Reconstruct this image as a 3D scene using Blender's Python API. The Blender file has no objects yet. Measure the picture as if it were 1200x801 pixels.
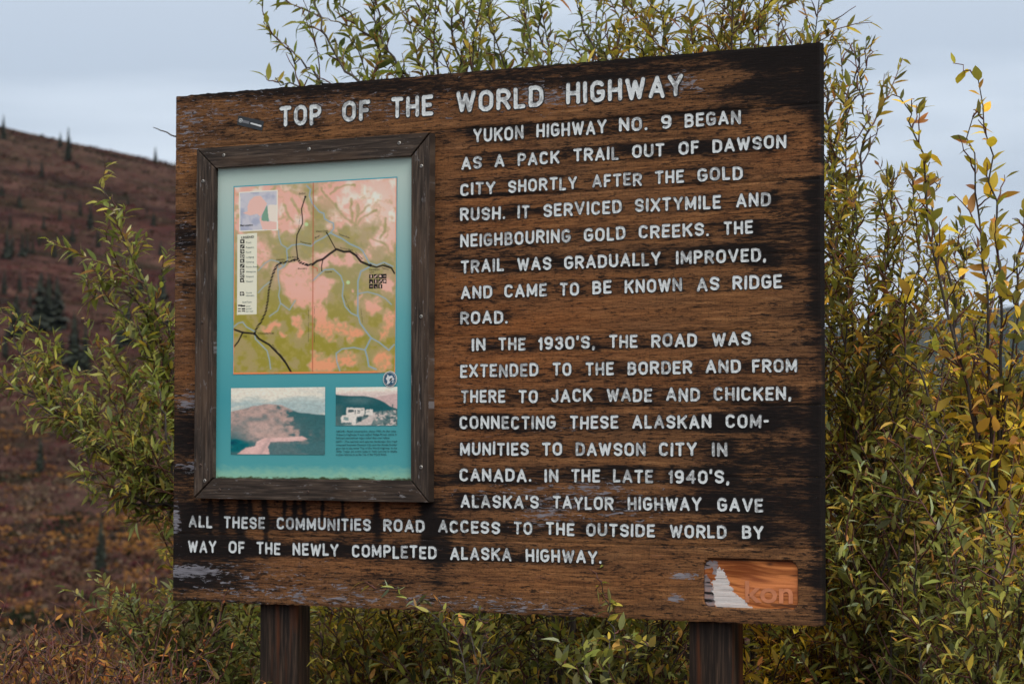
import bpy, math, random
import numpy as np
from mathutils import Vector, Matrix
random.seed(7); RNG = np.random.default_rng(11)
SC = bpy.context.scene
COL = SC.collection
BOARD_W, BOARD_H, BOARD_Z = 2.5383, 1.83, 1.05

# ------------------------------------------------------------------ camera
CX, CY, CZ = 4.4700, -7.4104, 0.5690 + BOARD_Z
YAW, PITCH, ROLL, FPX = -0.52770, 0.0395, 0.0014, 3000.0
fw = np.array([math.sin(YAW)*math.cos(PITCH), math.cos(YAW)*math.cos(PITCH), math.sin(PITCH)])
rt = np.array([math.cos(YAW), -math.sin(YAW), 0.0]); up = np.cross(rt, fw)
rt2 = rt*math.cos(ROLL) + up*math.sin(ROLL); up2 = -rt*math.sin(ROLL) + up*math.cos(ROLL)
cam_d = bpy.data.cameras.new('camera'); cam = bpy.data.objects.new('camera', cam_d); COL.objects.link(cam)
M = Matrix(((rt2[0], up2[0], -fw[0], CX), (rt2[1], up2[1], -fw[1], CY), (rt2[2], up2[2], -fw[2], CZ), (0, 0, 0, 1)))
cam.matrix_world = M
cam_d.sensor_width = 36.0; cam_d.lens = FPX/1200*36.0
cam_d.clip_start = 0.1; cam_d.clip_end = 60000
cam_d.dof.use_dof = True; cam_d.dof.focus_distance = 8.25; cam_d.dof.aperture_fstop = 6.3
SC.camera = cam
EYE = np.array([CX, CY, CZ])

# ------------------------------------------------------------------ world, sun, exposure
SUN_EL, SUN_AZ = math.radians(48), math.radians(120)     # azimuth clockwise from +y: behind the camera, to its right
world = bpy.data.worlds.new('World'); SC.world = world; world.use_nodes = True
nt = world.node_tree; nt.nodes.clear()
def N(tree, typ, **kw):
    n = tree.nodes.new(typ)
    for k, v in kw.items(): setattr(n, k, v)
    return n
out = N(nt, 'ShaderNodeOutputWorld'); bg = N(nt, 'ShaderNodeBackground')
sky = N(nt, 'ShaderNodeTexSky', sky_type='NISHITA'); sky.sun_disc = False
sky.sun_elevation = SUN_EL; sky.sun_rotation = SUN_AZ; sky.air_density = 1.0; sky.dust_density = 2.0
tc = N(nt, 'ShaderNodeTexCoord')
mp = N(nt, 'ShaderNodeMapping'); mp.inputs['Scale'].default_value = (1.6, 1.6, 11.0); mp.inputs['Location'].default_value = (.3, .1, .45)
n1 = N(nt, 'ShaderNodeTexNoise'); n1.inputs['Scale'].default_value = 1.6; n1.inputs['Detail'].default_value = 7; n1.inputs['Roughness'].default_value = .45
cr = N(nt, 'ShaderNodeValToRGB')
cr.color_ramp.elements[0].position = .40; cr.color_ramp.elements[0].color = (4.8, 5.5, 6.45, 1)
cr.color_ramp.elements[1].position = .60; cr.color_ramp.elements[1].color = (7.3, 8.05, 8.9, 1)
mx = N(nt, 'ShaderNodeMixRGB'); mx.inputs[0].default_value = .90          # a closed cloud deck with a little clear sky in it
nt.links.new(tc.outputs['Generated'], mp.inputs['Vector']); nt.links.new(mp.outputs[0], n1.inputs['Vector'])
# an overcast sky is about three times as bright overhead as at the horizon
sx_ = N(nt, 'ShaderNodeSeparateXYZ'); nt.links.new(tc.outputs['Generated'], sx_.inputs[0])
mr = N(nt, 'ShaderNodeMapRange'); mr.inputs['From Min'].default_value = .1; mr.inputs['From Max'].default_value = 1.0; mr.inputs['To Min'].default_value = 1.0; mr.inputs['To Max'].default_value = 2.7
nt.links.new(sx_.outputs[2], mr.inputs[0])
wm = N(nt, 'ShaderNodeMixRGB'); wm.inputs[2].default_value = (7.0, 6.75, 6.3, 1)      # thinner, whiter cloud overhead
mr2 = N(nt, 'ShaderNodeMapRange'); mr2.inputs['From Min'].default_value = .15; mr2.inputs['From Max'].default_value = .7; nt.links.new(sx_.outputs[2], mr2.inputs[0]); nt.links.new(mr2.outputs[0], wm.inputs[0]); nt.links.new(cr.outputs[0], wm.inputs[1])
vm = N(nt, 'ShaderNodeVectorMath', operation='SCALE'); nt.links.new(wm.outputs[0], vm.inputs[0]); nt.links.new(mr.outputs[0], vm.inputs['Scale'])
nt.links.new(n1.outputs['Fac'], cr.inputs[0]); nt.links.new(sky.outputs[0], mx.inputs[1]); nt.links.new(vm.outputs[0], mx.inputs[2])
nt.links.new(mx.outputs[0], bg.inputs['Color']); bg.inputs['Strength'].default_value = 0.078
nt.links.new(bg.outputs[0], out.inputs['Surface'])
sun_d = bpy.data.lights.new('sun', 'SUN'); sun = bpy.data.objects.new('sun', sun_d); COL.objects.link(sun)
sun_d.energy = 1.5; sun_d.angle = math.radians(28); sun_d.color = (1.0, .95, .88)
sd = Vector((math.sin(SUN_AZ)*math.cos(SUN_EL), math.cos(SUN_AZ)*math.cos(SUN_EL), math.sin(SUN_EL)))
sun.rotation_euler = sd.to_track_quat('Z', 'Y').to_euler(); sun.location = (0, 0, 30)
SC.view_settings.view_transform = 'Standard'; SC.view_settings.look = 'None'
SC.view_settings.exposure = 0.48; SC.view_settings.gamma = 1.0; SC.view_settings.use_curve_mapping = False
SC.render.engine = 'CYCLES'; SC.cycles.max_bounces = 6; SC.cycles.diffuse_bounces = 3; SC.cycles.glossy_bounces = 2
SC.cycles.transmission_bounces = 4; SC.cycles.volume_bounces = 0; SC.cycles.transparent_max_bounces = 8
SC.cycles.use_adaptive_sampling = True; SC.cycles.use_denoising = True

# ------------------------------------------------------------------ helpers
def ray(px, py):
    d = fw*FPX + rt2*(px-600.0) - up2*(py-400.5)
    return d/np.linalg.norm(d)
def at(px, py, Y):
    """the place on the plane y = Y that the photograph shows at this pixel"""
    d = ray(px, py); t = (Y-CY)/d[1]
    return EYE + d*t
def project(P):
    q = np.asarray(P)-EYE; dep = q@fw
    return 600+FPX*(q@rt2)/dep, 400.5-FPX*(q@up2)/dep, dep
def lin(c):
    c = np.asarray(c, float)/255.0
    return np.where(c <= .04045, c/12.92, ((c+.055)/1.055)**2.4)
def tag(o, label=None, cat=None, group=None, kind=None):
    if label: o['label'] = label
    if cat: o['category'] = cat
    if group: o['group'] = group
    if kind: o['kind'] = kind
    return o
def link(name, me, parent=None, loc=None):
    o = bpy.data.objects.new(name, me); COL.objects.link(o)
    if parent is not None: o.parent = parent
    if loc is not None: o.location = loc
    return o
def empty(name, loc=(0, 0, 0)):
    o = bpy.data.objects.new(name, None); COL.objects.link(o); o.location = loc
    o.empty_display_size = .2
    return o
def mesh_np(name, V, F, mats=(), smooth=False, mi=None):
    """V (n,3); F a list of (m,k) integer arrays (k = 3 or 4)"""
    me = bpy.data.meshes.new(name)
    V = np.asarray(V, np.float32)
    if not isinstance(F, (list, tuple)): F = [F]
    F = [np.asarray(f, np.int32) for f in F if len(f)]
    tot = np.concatenate([np.full(len(f), f.shape[1], np.int32) for f in F])
    idx = np.concatenate([f.ravel() for f in F])
    me.vertices.add(len(V)); me.vertices.foreach_set('co', V.ravel())
    me.loops.add(len(idx)); me.loops.foreach_set('vertex_index', idx)
    me.polygons.add(len(tot)); st = np.concatenate([[0], np.cumsum(tot)[:-1]]).astype(np.int32)
    me.polygons.foreach_set('loop_start', st)
    me.polygons.foreach_set('use_smooth', np.full(len(tot), smooth, bool))
    for m in mats: me.materials.append(m)
    if mi is not None: me.polygons.foreach_set('material_index', np.asarray(mi, np.int32))
    me.update(calc_edges=True); me.validate()
    return me
def set_attr(me, name, C):
    a = me.color_attributes.new(name, 'FLOAT_COLOR', 'POINT')
    C = np.asarray(C, np.float32)
    if C.shape[1] == 3: C = np.hstack([C, np.ones((len(C), 1), np.float32)])
    a.data.foreach_set('color', C.ravel())
class MB:
    """small polygon collector"""
    def __init__(s): s.v = []; s.f = []; s.m = []
    def poly(s, pts, m=0):
        b = len(s.v); s.v += [tuple(p) for p in pts]; s.f.append(tuple(range(b, b+len(pts)))); s.m.append(m)
    def box(s, x0, x1, y0, y1, z0, z1, m=0, bev=0.0):
        b = len(s.v)
        if bev <= 0:
            s.v += [(x, y, z) for x in (x0, x1) for y in (y0, y1) for z in (z0, z1)]
            for q in ((0, 1, 3, 2), (4, 6, 7, 5), (0, 4, 5, 1), (2, 3, 7, 6), (0, 2, 6, 4), (1, 5, 7, 3)):
                s.f.append(tuple(b+i for i in q)); s.m.append(m)
    def prism(s, ring0, ring1, m=0, caps=True):
        b = len(s.v); n = len(ring0); s.v += [tuple(p) for p in ring0]+[tuple(p) for p in ring1]
        for i in range(n):
            j = (i+1) % n; s.f.append((b+i, b+j, b+n+j, b+n+i)); s.m.append(m)
        if caps:
            s.f.append(tuple(b+i for i in range(n))[::-1]); s.m.append(m)
            s.f.append(tuple(b+n+i for i in range(n))); s.m.append(m)
    def mesh(s, name, mats, smooth=False, fix=True):
        me = bpy.data.meshes.new(name); me.from_pydata(s.v, [], s.f)
        for x in mats: me.materials.append(x)
        for p, k in zip(me.polygons, s.m): p.material_index = k; p.use_smooth = smooth
        if fix:
            import bmesh
            bm = bmesh.new(); bm.from_mesh(me); bmesh.ops.recalc_face_normals(bm, faces=bm.faces); bm.to_mesh(me); bm.free()
        me.update(); return me
def vnoise(x, y, seed=0):
    xi = np.floor(x).astype(np.int64); yi = np.floor(y).astype(np.int64); fx = x-xi; fy = y-yi
    def h(a, b):
        n = (a*374761393 + b*668265263 + seed*974711) & 0x7fffffff
        n = ((n ^ (n >> 13))*1274126177) & 0x7fffffff
        return ((n ^ (n >> 16)) & 0xffff)/65535.0
    ux = fx*fx*(3-2*fx); uy = fy*fy*(3-2*fy)
    return (h(xi, yi)*(1-ux)+h(xi+1, yi)*ux)*(1-uy) + (h(xi, yi+1)*(1-ux)+h(xi+1, yi+1)*ux)*uy
def fbm(x, y, seed=0, oct=5, g=.5):
    s = 0; a = 1; t = 0
    for o in range(oct):
        s = s + a*vnoise(x*2**o, y*2**o, seed+o*17); t += a; a *= g
    return s/t
def sm(a, b, x):
    t = np.clip((x-a)/(b-a), 0, 1); return t*t*(3-2*t)

# ------------------------------------------------------------------ materials
def mat(name):
    m = bpy.data.materials.new(name); m.use_nodes = True; t = m.node_tree
    b = t.nodes['Principled BSDF']
    return m, t, b
def L(t, a, b): t.links.new(a, b)
def math_n(t, op, a, b=None, c=None, clamp=False):
    n = N(t, 'ShaderNodeMath', operation=op); n.use_clamp = clamp
    for i, v in enumerate((a, b, c)):
        if v is None: continue
        if isinstance(v, (int, float)): n.inputs[i].default_value = v
        else: L(t, v, n.inputs[i])
    return n.outputs[0]
def noise_n(t, vec, scale, detail=5, rough=.55, st=(1, 1, 1), loc=(0, 0, 0), dist=0.0):
    m = N(t, 'ShaderNodeMapping'); m.inputs['Scale'].default_value = st; m.inputs['Location'].default_value = loc
    L(t, vec, m.inputs['Vector'])
    n = N(t, 'ShaderNodeTexNoise'); n.inputs['Scale'].default_value = scale; n.inputs['Detail'].default_value = detail
    n.inputs['Roughness'].default_value = rough; n.inputs['Distortion'].default_value = dist
    L(t, m.outputs[0], n.inputs['Vector']); return n.outputs['Fac']
def ramp(t, fac, stops, interp='LINEAR'):
    r = N(t, 'ShaderNodeValToRGB'); r.color_ramp.interpolation = interp
    while len(r.color_ramp.elements) < len(stops): r.color_ramp.elements.new(.5)
    for e, (p, c) in zip(r.color_ramp.elements, stops):
        e.position = p; e.color = (c, c, c, 1) if isinstance(c, (int, float)) else (*c, 1)
    L(t, fac, r.inputs[0]); return r.outputs[0]
def mixc(t, fac, a, b, mode='MIX'):
    n = N(t, 'ShaderNodeMixRGB', blend_type=mode)
    for s, v in zip(n.inputs, (fac, a, b)):
        if isinstance(v, (int, float)): s.default_value = v
        elif isinstance(v, tuple): s.default_value = (*v, 1)
        else: L(t, v, s)
    return n.outputs[0]
def bump(t, b, h, strength=.4, dist=.002):
    n = N(t, 'ShaderNodeBump'); n.inputs['Strength'].default_value = strength; n.inputs['Distance'].default_value = dist
    L(t, h, n.inputs['Height']); L(t, n.outputs[0], b.inputs['Normal'])

def plank_material():
    m, t, b = mat('weathered_stained_wood')
    co = N(t, 'ShaderNodeTexCoord').outputs['Object']
    at_ = N(t, 'ShaderNodeAttribute', attribute_name='field'); sp = N(t, 'ShaderNodeSeparateColor'); L(t, at_.outputs['Color'], sp.inputs[0])
    dark, flake, orange, seed = sp.outputs[0], sp.outputs[1], sp.outputs[2], at_.outputs['Alpha']
    ad = N(t, 'ShaderNodeVectorMath', operation='ADD'); cb = N(t, 'ShaderNodeCombineXYZ'); L(t, seed, cb.inputs[1]); L(t, seed, cb.inputs[0])
    L(t, co, ad.inputs[0]); L(t, cb.outputs[0], ad.inputs[1]); v = ad.outputs[0]
    fine = noise_n(t, v, 1.0, 6, .7, (15, 1, 230), dist=.3)
    streak = noise_n(t, v, 1.0, 7, .66, (6.0, 1, 95), (3, 0, 1), dist=.5)
    med = noise_n(t, v, 1.0, 5, .6, (2.2, 1, 13), (7, 0, 2))
    speck = noise_n(t, v, 1.0, 6, .72, (24, 1, 135), (1, 3, 5))
    grit = noise_n(t, v, 1.0, 4, .7, (170, 1, 210), (1, 9, 5))
    def spread(x, lo=.3, hi=.7): return ramp(t, x, [(lo, 0.0), (hi, 1.0)])
    fineS, streakS, speckS = spread(fine, .32, .68), spread(streak, .32, .68), spread(speck, .3, .7)
    base = ramp(t, streakS, [(.0, (.055, .025, .013)), (.35, (.145, .064, .028)), (.7, (.27, .122, .048)), (1.0, (.39, .195, .085))])
    base = mixc(t, math_n(t, 'MULTIPLY', orange, 1.0, clamp=True), base, mixc(t, fineS, (.20, .056, .015), (.46, .155, .042)))
    base = mixc(t, math_n(t, 'MULTIPLY', spread(med, .38, .68), .45), base, mixc(t, fineS, (.042, .028, .020), (.125, .083, .056)))   # greyed wood
    base = mixc(t, .28, base, mixc(t, fineS, (.022, .012, .007), (.36, .18, .08)))
    # dark stain follows the painted field and is torn along the grain
    s = math_n(t, 'ADD', math_n(t, 'MULTIPLY', math_n(t, 'SUBTRACT', streakS, .5), -.42), math_n(t, 'MULTIPLY', math_n(t, 'SUBTRACT', fineS, .5), -.26))
    s = math_n(t, 'ADD', s, math_n(t, 'MULTIPLY', math_n(t, 'SUBTRACT', speckS, .5), .30))
    s = math_n(t, 'ADD', s, math_n(t, 'MULTIPLY', math_n(t, 'SUBTRACT', dark, .67), 1.15))
    base = mixc(t, math_n(t, 'MULTIPLY', math_n(t, 'SUBTRACT', dark, .42), 1.15, clamp=True), base, mixc(t, fineS, (.022, .012, .008), (.075, .042, .026)))
    md = ramp(t, s, [(.0, 0.0), (.14, .40), (.32, .85), (.55, 1.0)])
    c = mixc(t, math_n(t, 'MULTIPLY', md, .97), base, mixc(t, fineS, (.005, .0045, .005), (.021, .016, .0155)))
    k = ramp(t, math_n(t, 'ADD', speck, math_n(t, 'MULTIPLY', math_n(t, 'SUBTRACT', dark, .4), .14)), [(.56, 0.0), (.605, 1.0)])
    c = mixc(t, math_n(t, 'MULTIPLY', k, .88), c, (.011, .0095, .0095))
    for sd_, wd_ in ((3.0, .010), (8.0, .007), (17.0, .006)):      # long drying cracks
        cn = noise_n(t, v, 1.0, 5, .6, (1.6, 1, 22), (sd_, 0, sd_*1.7), dist=.25)
        c = mixc(t, math_n(t, 'MULTIPLY', ramp(t, math_n(t, 'ABSOLUTE', math_n(t, 'SUBTRACT', cn, .5)), [(.0, 1.0), (wd_, 0.0)]), .62), c, (.010, .008, .0075))
    c = mixc(t, math_n(t, 'MULTIPLY', ramp(t, grit, [(.32, 1.0), (.52, 0.0)]), .5), c, (.018, .014, .012))
    # faint upright checks left by the weather
    up_ = ramp(t, noise_n(t, v, 1.0, 5, .7, (210, 1, 9), (2, 2, 2)), [(.56, 0.0), (.66, 1.0)])
    c = mixc(t, math_n(t, 'MULTIPLY', up_, .3), c, (.02, .014, .012))
    # lilac grey flakes of old paint
    fn = noise_n(t, v, 1.0, 6, .7, (24, 1, 115), (5, 1, 4), dist=.8)
    f = ramp(t, math_n(t, 'ADD', fn, math_n(t, 'MULTIPLY', flake, .36)), [(.69, 0.0), (.72, 1.0)])
    c = mixc(t, math_n(t, 'MULTIPLY', f, .88), c, mixc(t, fineS, (.09, .087, .10), (.30, .30, .345)))
    r = ramp(t, noise_n(t, v, 1.0, 4, .65, (8, 1, 130), (15, 1, 4)), [(.66, 0.0), (.71, 1.0)])
    c = mixc(t, math_n(t, 'MULTIPLY', r, .45), c, (.22, .10, .065))
    L(t, c, b.inputs['Base Color']); b.inputs['Roughness'].default_value = .78
    b.inputs['Specular IOR Level'].default_value = .06
    h = math_n(t, 'ADD', math_n(t, 'MULTIPLY', fine, .8), math_n(t, 'MULTIPLY', f, .5)); bump(t, b, math_n(t, 'ADD', h, speck), .55, .0022)
    return m
def frame_material(vertical):
    m, t, b = mat('grey_weathered_frame_wood_' + ('upright' if vertical else 'rail'))
    co = N(t, 'ShaderNodeTexCoord').outputs['Object']
    st = (120, 1, 6) if vertical else (6, 1, 120)
    fine = noise_n(t, co, 1.0, 6, .65, st, dist=.4); fl = noise_n(t, co, 1.0, 5, .7, (60, 1, 14) if vertical else (14, 1, 60), (4, 0, 2))
    med = noise_n(t, co, 1.0, 4, .5, (14, 1, 2) if vertical else (2, 1, 14), (9, 0, 4))
    c = ramp(t, fine, [(.32, (.010, .008, .007)), (.5, (.040, .029, .023)), (.68, (.105, .078, .060))])
    c = mixc(t, math_n(t, 'MULTIPLY', ramp(t, med, [(.5, 0.0), (.72, 1.0)]), .6), c, (.115, .068, .042))
    c = mixc(t, math_n(t, 'MULTIPLY', ramp(t, fl, [(.60, 0.0), (.66, 1.0)]), .75), c, (.21, .205, .215))
    L(t, c, b.inputs['Base Color']); b.inputs['Roughness'].default_value = .65; b.inputs['Specular IOR Level'].default_value = .2; bump(t, b, fine, .5, .002)
    return m
def post_material():
    m, t, b = mat('dark_post_wood')
    co = N(t, 'ShaderNodeTexCoord').outputs['Object']
    fine = noise_n(t, co, 1.0, 6, .6, (95, 95, 5), dist=.4); med = noise_n(t, co, 1.0, 4, .5, (22, 22, 1.6), (2, 1, 4))
    c = ramp(t, fine, [(.3, (.008, .006, .005)), (.5, (.024, .016, .012)), (.72, (.085, .052, .034))])
    c = mixc(t, math_n(t, 'MULTIPLY', ramp(t, med, [(.54, 0.0), (.66, 1.0)]), .8), c, (.10, .032, .012))
    L(t, c, b.inputs['Base Color']); b.inputs['Roughness'].default_value = .6; b.inputs['Specular IOR Level'].default_value = .2; bump(t, b, fine, .6, .003)
    return m
def letter_material():
    m, t, b = mat('worn_white_letter_paint')
    co = N(t, 'ShaderNodeTexCoord').outputs['Object']
    oi = N(t, 'ShaderNodeObjectInfo'); ad = N(t, 'ShaderNodeVectorMath', operation='ADD'); cb = N(t, 'ShaderNodeCombineXYZ')
    L(t, math_n(t, 'MULTIPLY', oi.outputs['Random'], 37.0), cb.inputs[0]); L(t, co, ad.inputs[0]); L(t, cb.outputs[0], ad.inputs[1]); v = ad.outputs[0]
    n = noise_n(t, v, 3.2, 5, .65); g = noise_n(t, v, 11, 4, .6, (1, 1, 2.5))
    wear = math_n(t, 'ADD', n, math_n(t, 'MULTIPLY', math_n(t, 'SUBTRACT', math_n(t, 'POWER', oi.outputs['Random'], 4.0), .2), .16))
    c = ramp(t, g, [(.3, (.50, .55, .57)), (.6, (.70, .755, .775))])
    c = mixc(t, math_n(t, 'MULTIPLY', ramp(t, wear, [(.52, 0.0), (.60, 1.0)]), .75), c, (.24, .25, .26))
    c = mixc(t, math_n(t, 'MULTIPLY', ramp(t, math_n(t, 'ADD', g, math_n(t, 'MULTIPLY', wear, .35)), [(.80, 0.0), (.86, 1.0)]), .8), c, (.08, .08, .085))
    L(t, c, b.inputs['Base Color']); b.inputs['Roughness'].default_value = .55; bump(t, b, g, .1, .0005)
    return m
def cover_material():
    m, t, b = mat('dwarf_shrub_cover'); a = N(t, 'ShaderNodeAttribute', attribute_name='tint'); L(t, a.outputs['Color'], b.inputs['Base Color'])
    b.inputs['Roughness'].default_value = 1.0; b.inputs['Specular IOR Level'].default_value = 0.0; return m
def simple(name, col, rough=.6, var=.25, scale=30, metallic=0.0, col2=None):
    m, t, b = mat(name); co = N(t, 'ShaderNodeTexCoord').outputs['Object']
    n = noise_n(t, co, scale, 4, .6)
    a = tuple(x*(1-var) for x in col); c2 = col2 or tuple(min(1, x*(1+var)) for x in col)
    L(t, ramp(t, n, [(.3, a), (.7, c2)]), b.inputs['Base Color'])
    b.inputs['Roughness'].default_value = rough; b.inputs['Metallic'].default_value = metallic
    return m
def print_material():
    m, t, b = mat('printed_film')
    a = N(t, 'ShaderNodeAttribute', attribute_name='ink')
    co = N(t, 'ShaderNodeTexCoord').outputs['Object']; n = noise_n(t, co, 420, 2, .5)
    c = mixc(t, .12, a.outputs['Color'], ramp(t, n, [(.3, 0.12), (.7, .6)]), 'OVERLAY')
    L(t, c, b.inputs['Base Color']); b.inputs['Roughness'].default_value = .5; b.inputs['Specular IOR Level'].default_value = .15
    return m
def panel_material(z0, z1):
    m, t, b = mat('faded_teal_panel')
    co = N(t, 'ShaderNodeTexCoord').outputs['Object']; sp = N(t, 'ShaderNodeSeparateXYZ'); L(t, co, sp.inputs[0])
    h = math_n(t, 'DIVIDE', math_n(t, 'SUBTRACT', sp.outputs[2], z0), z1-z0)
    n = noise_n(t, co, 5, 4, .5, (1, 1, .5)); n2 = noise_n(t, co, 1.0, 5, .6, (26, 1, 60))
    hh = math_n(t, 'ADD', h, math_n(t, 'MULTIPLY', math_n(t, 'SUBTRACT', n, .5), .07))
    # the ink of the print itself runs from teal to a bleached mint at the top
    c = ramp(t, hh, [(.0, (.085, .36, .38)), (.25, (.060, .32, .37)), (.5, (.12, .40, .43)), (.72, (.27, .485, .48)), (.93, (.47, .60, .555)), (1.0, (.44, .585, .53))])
    e = math_n(t, 'ADD', h, math_n(t, 'MULTIPLY', math_n(t, 'SUBTRACT', n2, .5), .045))
    c = mixc(t, ramp(t, e, [(.0, 1.0), (.010, .8), (.045, 0.0)]), c, (.30, .56, .40))
    c = mixc(t, ramp(t, e, [(-.006, 1.0), (.003, .8), (.009, 0.0)]), c, (.045, .06, .025))
    L(t, c, b.inputs['Base Color']); b.inputs['Roughness'].default_value = .5; b.inputs['Specular IOR Level'].default_value = .15
    return m
def leaf_material(use_object):
    m, t, b = mat('willow_leaf_single' if use_object else 'willow_leaf')
    if use_object:
        c0 = N(t, 'ShaderNodeObjectInfo').outputs['Color']
    else:
        c0 = N(t, 'ShaderNodeAttribute', attribute_name='tint').outputs['Color']
    geo = N(t, 'ShaderNodeNewGeometry')
    co = N(t, 'ShaderNodeTexCoord').outputs['Object']; n = noise_n(t, co, 60, 3, .6)
    c = mixc(t, ramp(t, n, [(.35, .45), (.65, 0.0)]), c0, mixc(t, 1.0, c0, (.62, .5, .35), 'MULTIPLY'))
    c = mixc(t, math_n(t, 'MULTIPLY', geo.outputs['Backfacing'], .45), c, mixc(t, .5, c, (.30, .36, .27)))
    L(t, c, b.inputs['Base Color']); b.inputs['Roughness'].default_value = .55; b.inputs['Specular IOR Level'].default_value = .12
    tr = N(t, 'ShaderNodeBsdfTranslucent'); L(t, mixc(t, 1.0, c, (1.5, 1.45, .5), 'MULTIPLY'), tr.inputs['Color'])
    ms = N(t, 'ShaderNodeMixShader'); ms.inputs[0].default_value = .3
    o = t.nodes['Material Output']; L(t, b.outputs[0], ms.inputs[1]); L(t, tr.outputs[0], ms.inputs[2]); L(t, ms.outputs[0], o.inputs['Surface'])
    return m
def terrain_material():
    m, t, b = mat('autumn_tundra')
    co = N(t, 'ShaderNodeTexCoord').outputs['Object']
    big = noise_n(t, co, .012, 5, .55, (1, 1, 1), (3, 1, 0)); mid = noise_n(t, co, .06, 5, .6, (1, 1, 1)); sml = noise_n(t, co, .5, 5, .65); tiny = noise_n(t, co, 4, 4, .65)
    sp = N(t, 'ShaderNodeSeparateXYZ'); L(t, co, sp.inputs[0])
    c = ramp(t, mid, [(.36, (.012, .010, .010)), (.5, (.050, .026, .024)), (.64, (.098, .052, .043))])
    c = mixc(t, math_n(t, 'MULTIPLY', ramp(t, big, [(.46, 0.0), (.60, 1.0)]), .45), c, (.062, .016, .018))       # crowberry and dwarf birch red
    hi = ramp(t, math_n(t, 'ADD', math_n(t, 'DIVIDE', sp.outputs[2], 120.0), math_n(t, 'MULTIPLY', math_n(t, 'SUBTRACT', big, .5), .7)), [(.55, 0.0), (.9, 1.0)])
    c = mixc(t, math_n(t, 'MULTIPLY', hi, .7), c, (.085, .058, .045))
    lo = ramp(t, sp.outputs[2], [(-.0, 1.0), (1.0, 0.0)])
    n4 = noise_n(t, co, 1.0, 5, .6, (.045, .13, .1), (5, 8, 1))
    c = mixc(t, math_n(t, 'MULTIPLY', ramp(t, n4, [(.58, 0.0), (.68, 1.0)]), math_n(t, 'ADD', math_n(t, 'MULTIPLY', lo, .55), .12)), c, (.20, .080, .022))
    c = mixc(t, math_n(t, 'MULTIPLY', ramp(t, noise_n(t, co, 1.0, 5, .6, (.09, .2, .1), (1, 3, 9)), [(.60, 0.0), (.72, 1.0)]), .45), c, (.12, .085, .055))
    c = mixc(t, math_n(t, 'MULTIPLY', ramp(t, noise_n(t, co, .035, 6, .6, (1, 1, 1), (9, 2, 4)), [(.52, 0.0), (.62, 1.0)]), .6), c, (.016, .018, .009))
    c = mixc(t, math_n(t, 'MULTIPLY', ramp(t, sml, [(.35, .8), (.6, 0.0)]), .7), c, (.022, .017, .014))
    c = mixc(t, math_n(t, 'MULTIPLY', ramp(t, tiny, [(.35, .8), (.6, 0.0)]), .4), c, (.02, .018, .012))
    # spruce forest clothes the far mountains
    d = N(t, 'ShaderNodeVectorMath', operation='LENGTH'); L(t, co, d.inputs[0])
    far = ramp(t, math_n(t, 'DIVIDE', d.outputs['Value'], 6000.0), [(.25, 0.0), (.5, 1.0)])
    c = mixc(t, far, c, ramp(t, noise_n(t, co, .002, 6, .6), [(.4, (.022, .030, .022)), (.6, (.055, .052, .040))]))
    L(t, c, b.inputs['Base Color']); b.inputs['Roughness'].default_value = 1.0; b.inputs['Specular IOR Level'].default_value = 0.0
    return m
M_PLANK = plank_material(); M_RAIL = frame_material(False); M_STILE = frame_material(True); M_POST = post_material()
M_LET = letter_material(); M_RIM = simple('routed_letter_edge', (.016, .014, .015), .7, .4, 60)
M_PRINT = print_material(); M_TER = terrain_material()
M_LEAFO = leaf_material(True); M_LEAF = leaf_material(False)
M_BARK = simple('willow_bark', (.022, .013, .010), .7, .5, 30, col2=(.06, .045, .036)); M_TWIG = simple('young_red_twig', (.085, .026, .018), .6, .55, 25)
M_STEEL = simple('screw_steel', (.30, .29, .27), .5, .45, 200, .6); M_RUST = simple('rusted_screw', (.06, .035, .025), .7, .4, 200)
M_STICK = simple('black_sticker', (.018, .022, .027), .4, .3, 60); M_INK = simple('black_ink', (.012, .012, .014), .5, .2, 80)
M_TEALINK = simple('dark_teal_ink', (.018, .085, .10), .5, .2, 80)
M_WHITE = simple('white_vinyl', (.62, .66, .68), .4, .1, 80); M_GREYV = simple('grey_vinyl', (.16, .17, .19), .5, .2, 80); M_BLUE = simple('navy_blue_vinyl', (.02, .085, .16), .4, .2, 60)
M_CROWN = simple('spruce_needles', (.006, .012, .006), .85, .45, 3, col2=(.016, .024, .011)); M_TRUNK = simple('spruce_trunk', (.05, .04, .033), .9, .3, 6)
M_GHOST = simple('ghost_lettering_wood', (.50, .185, .085), .6, .3, 14)
M_TUFT = cover_material()

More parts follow.
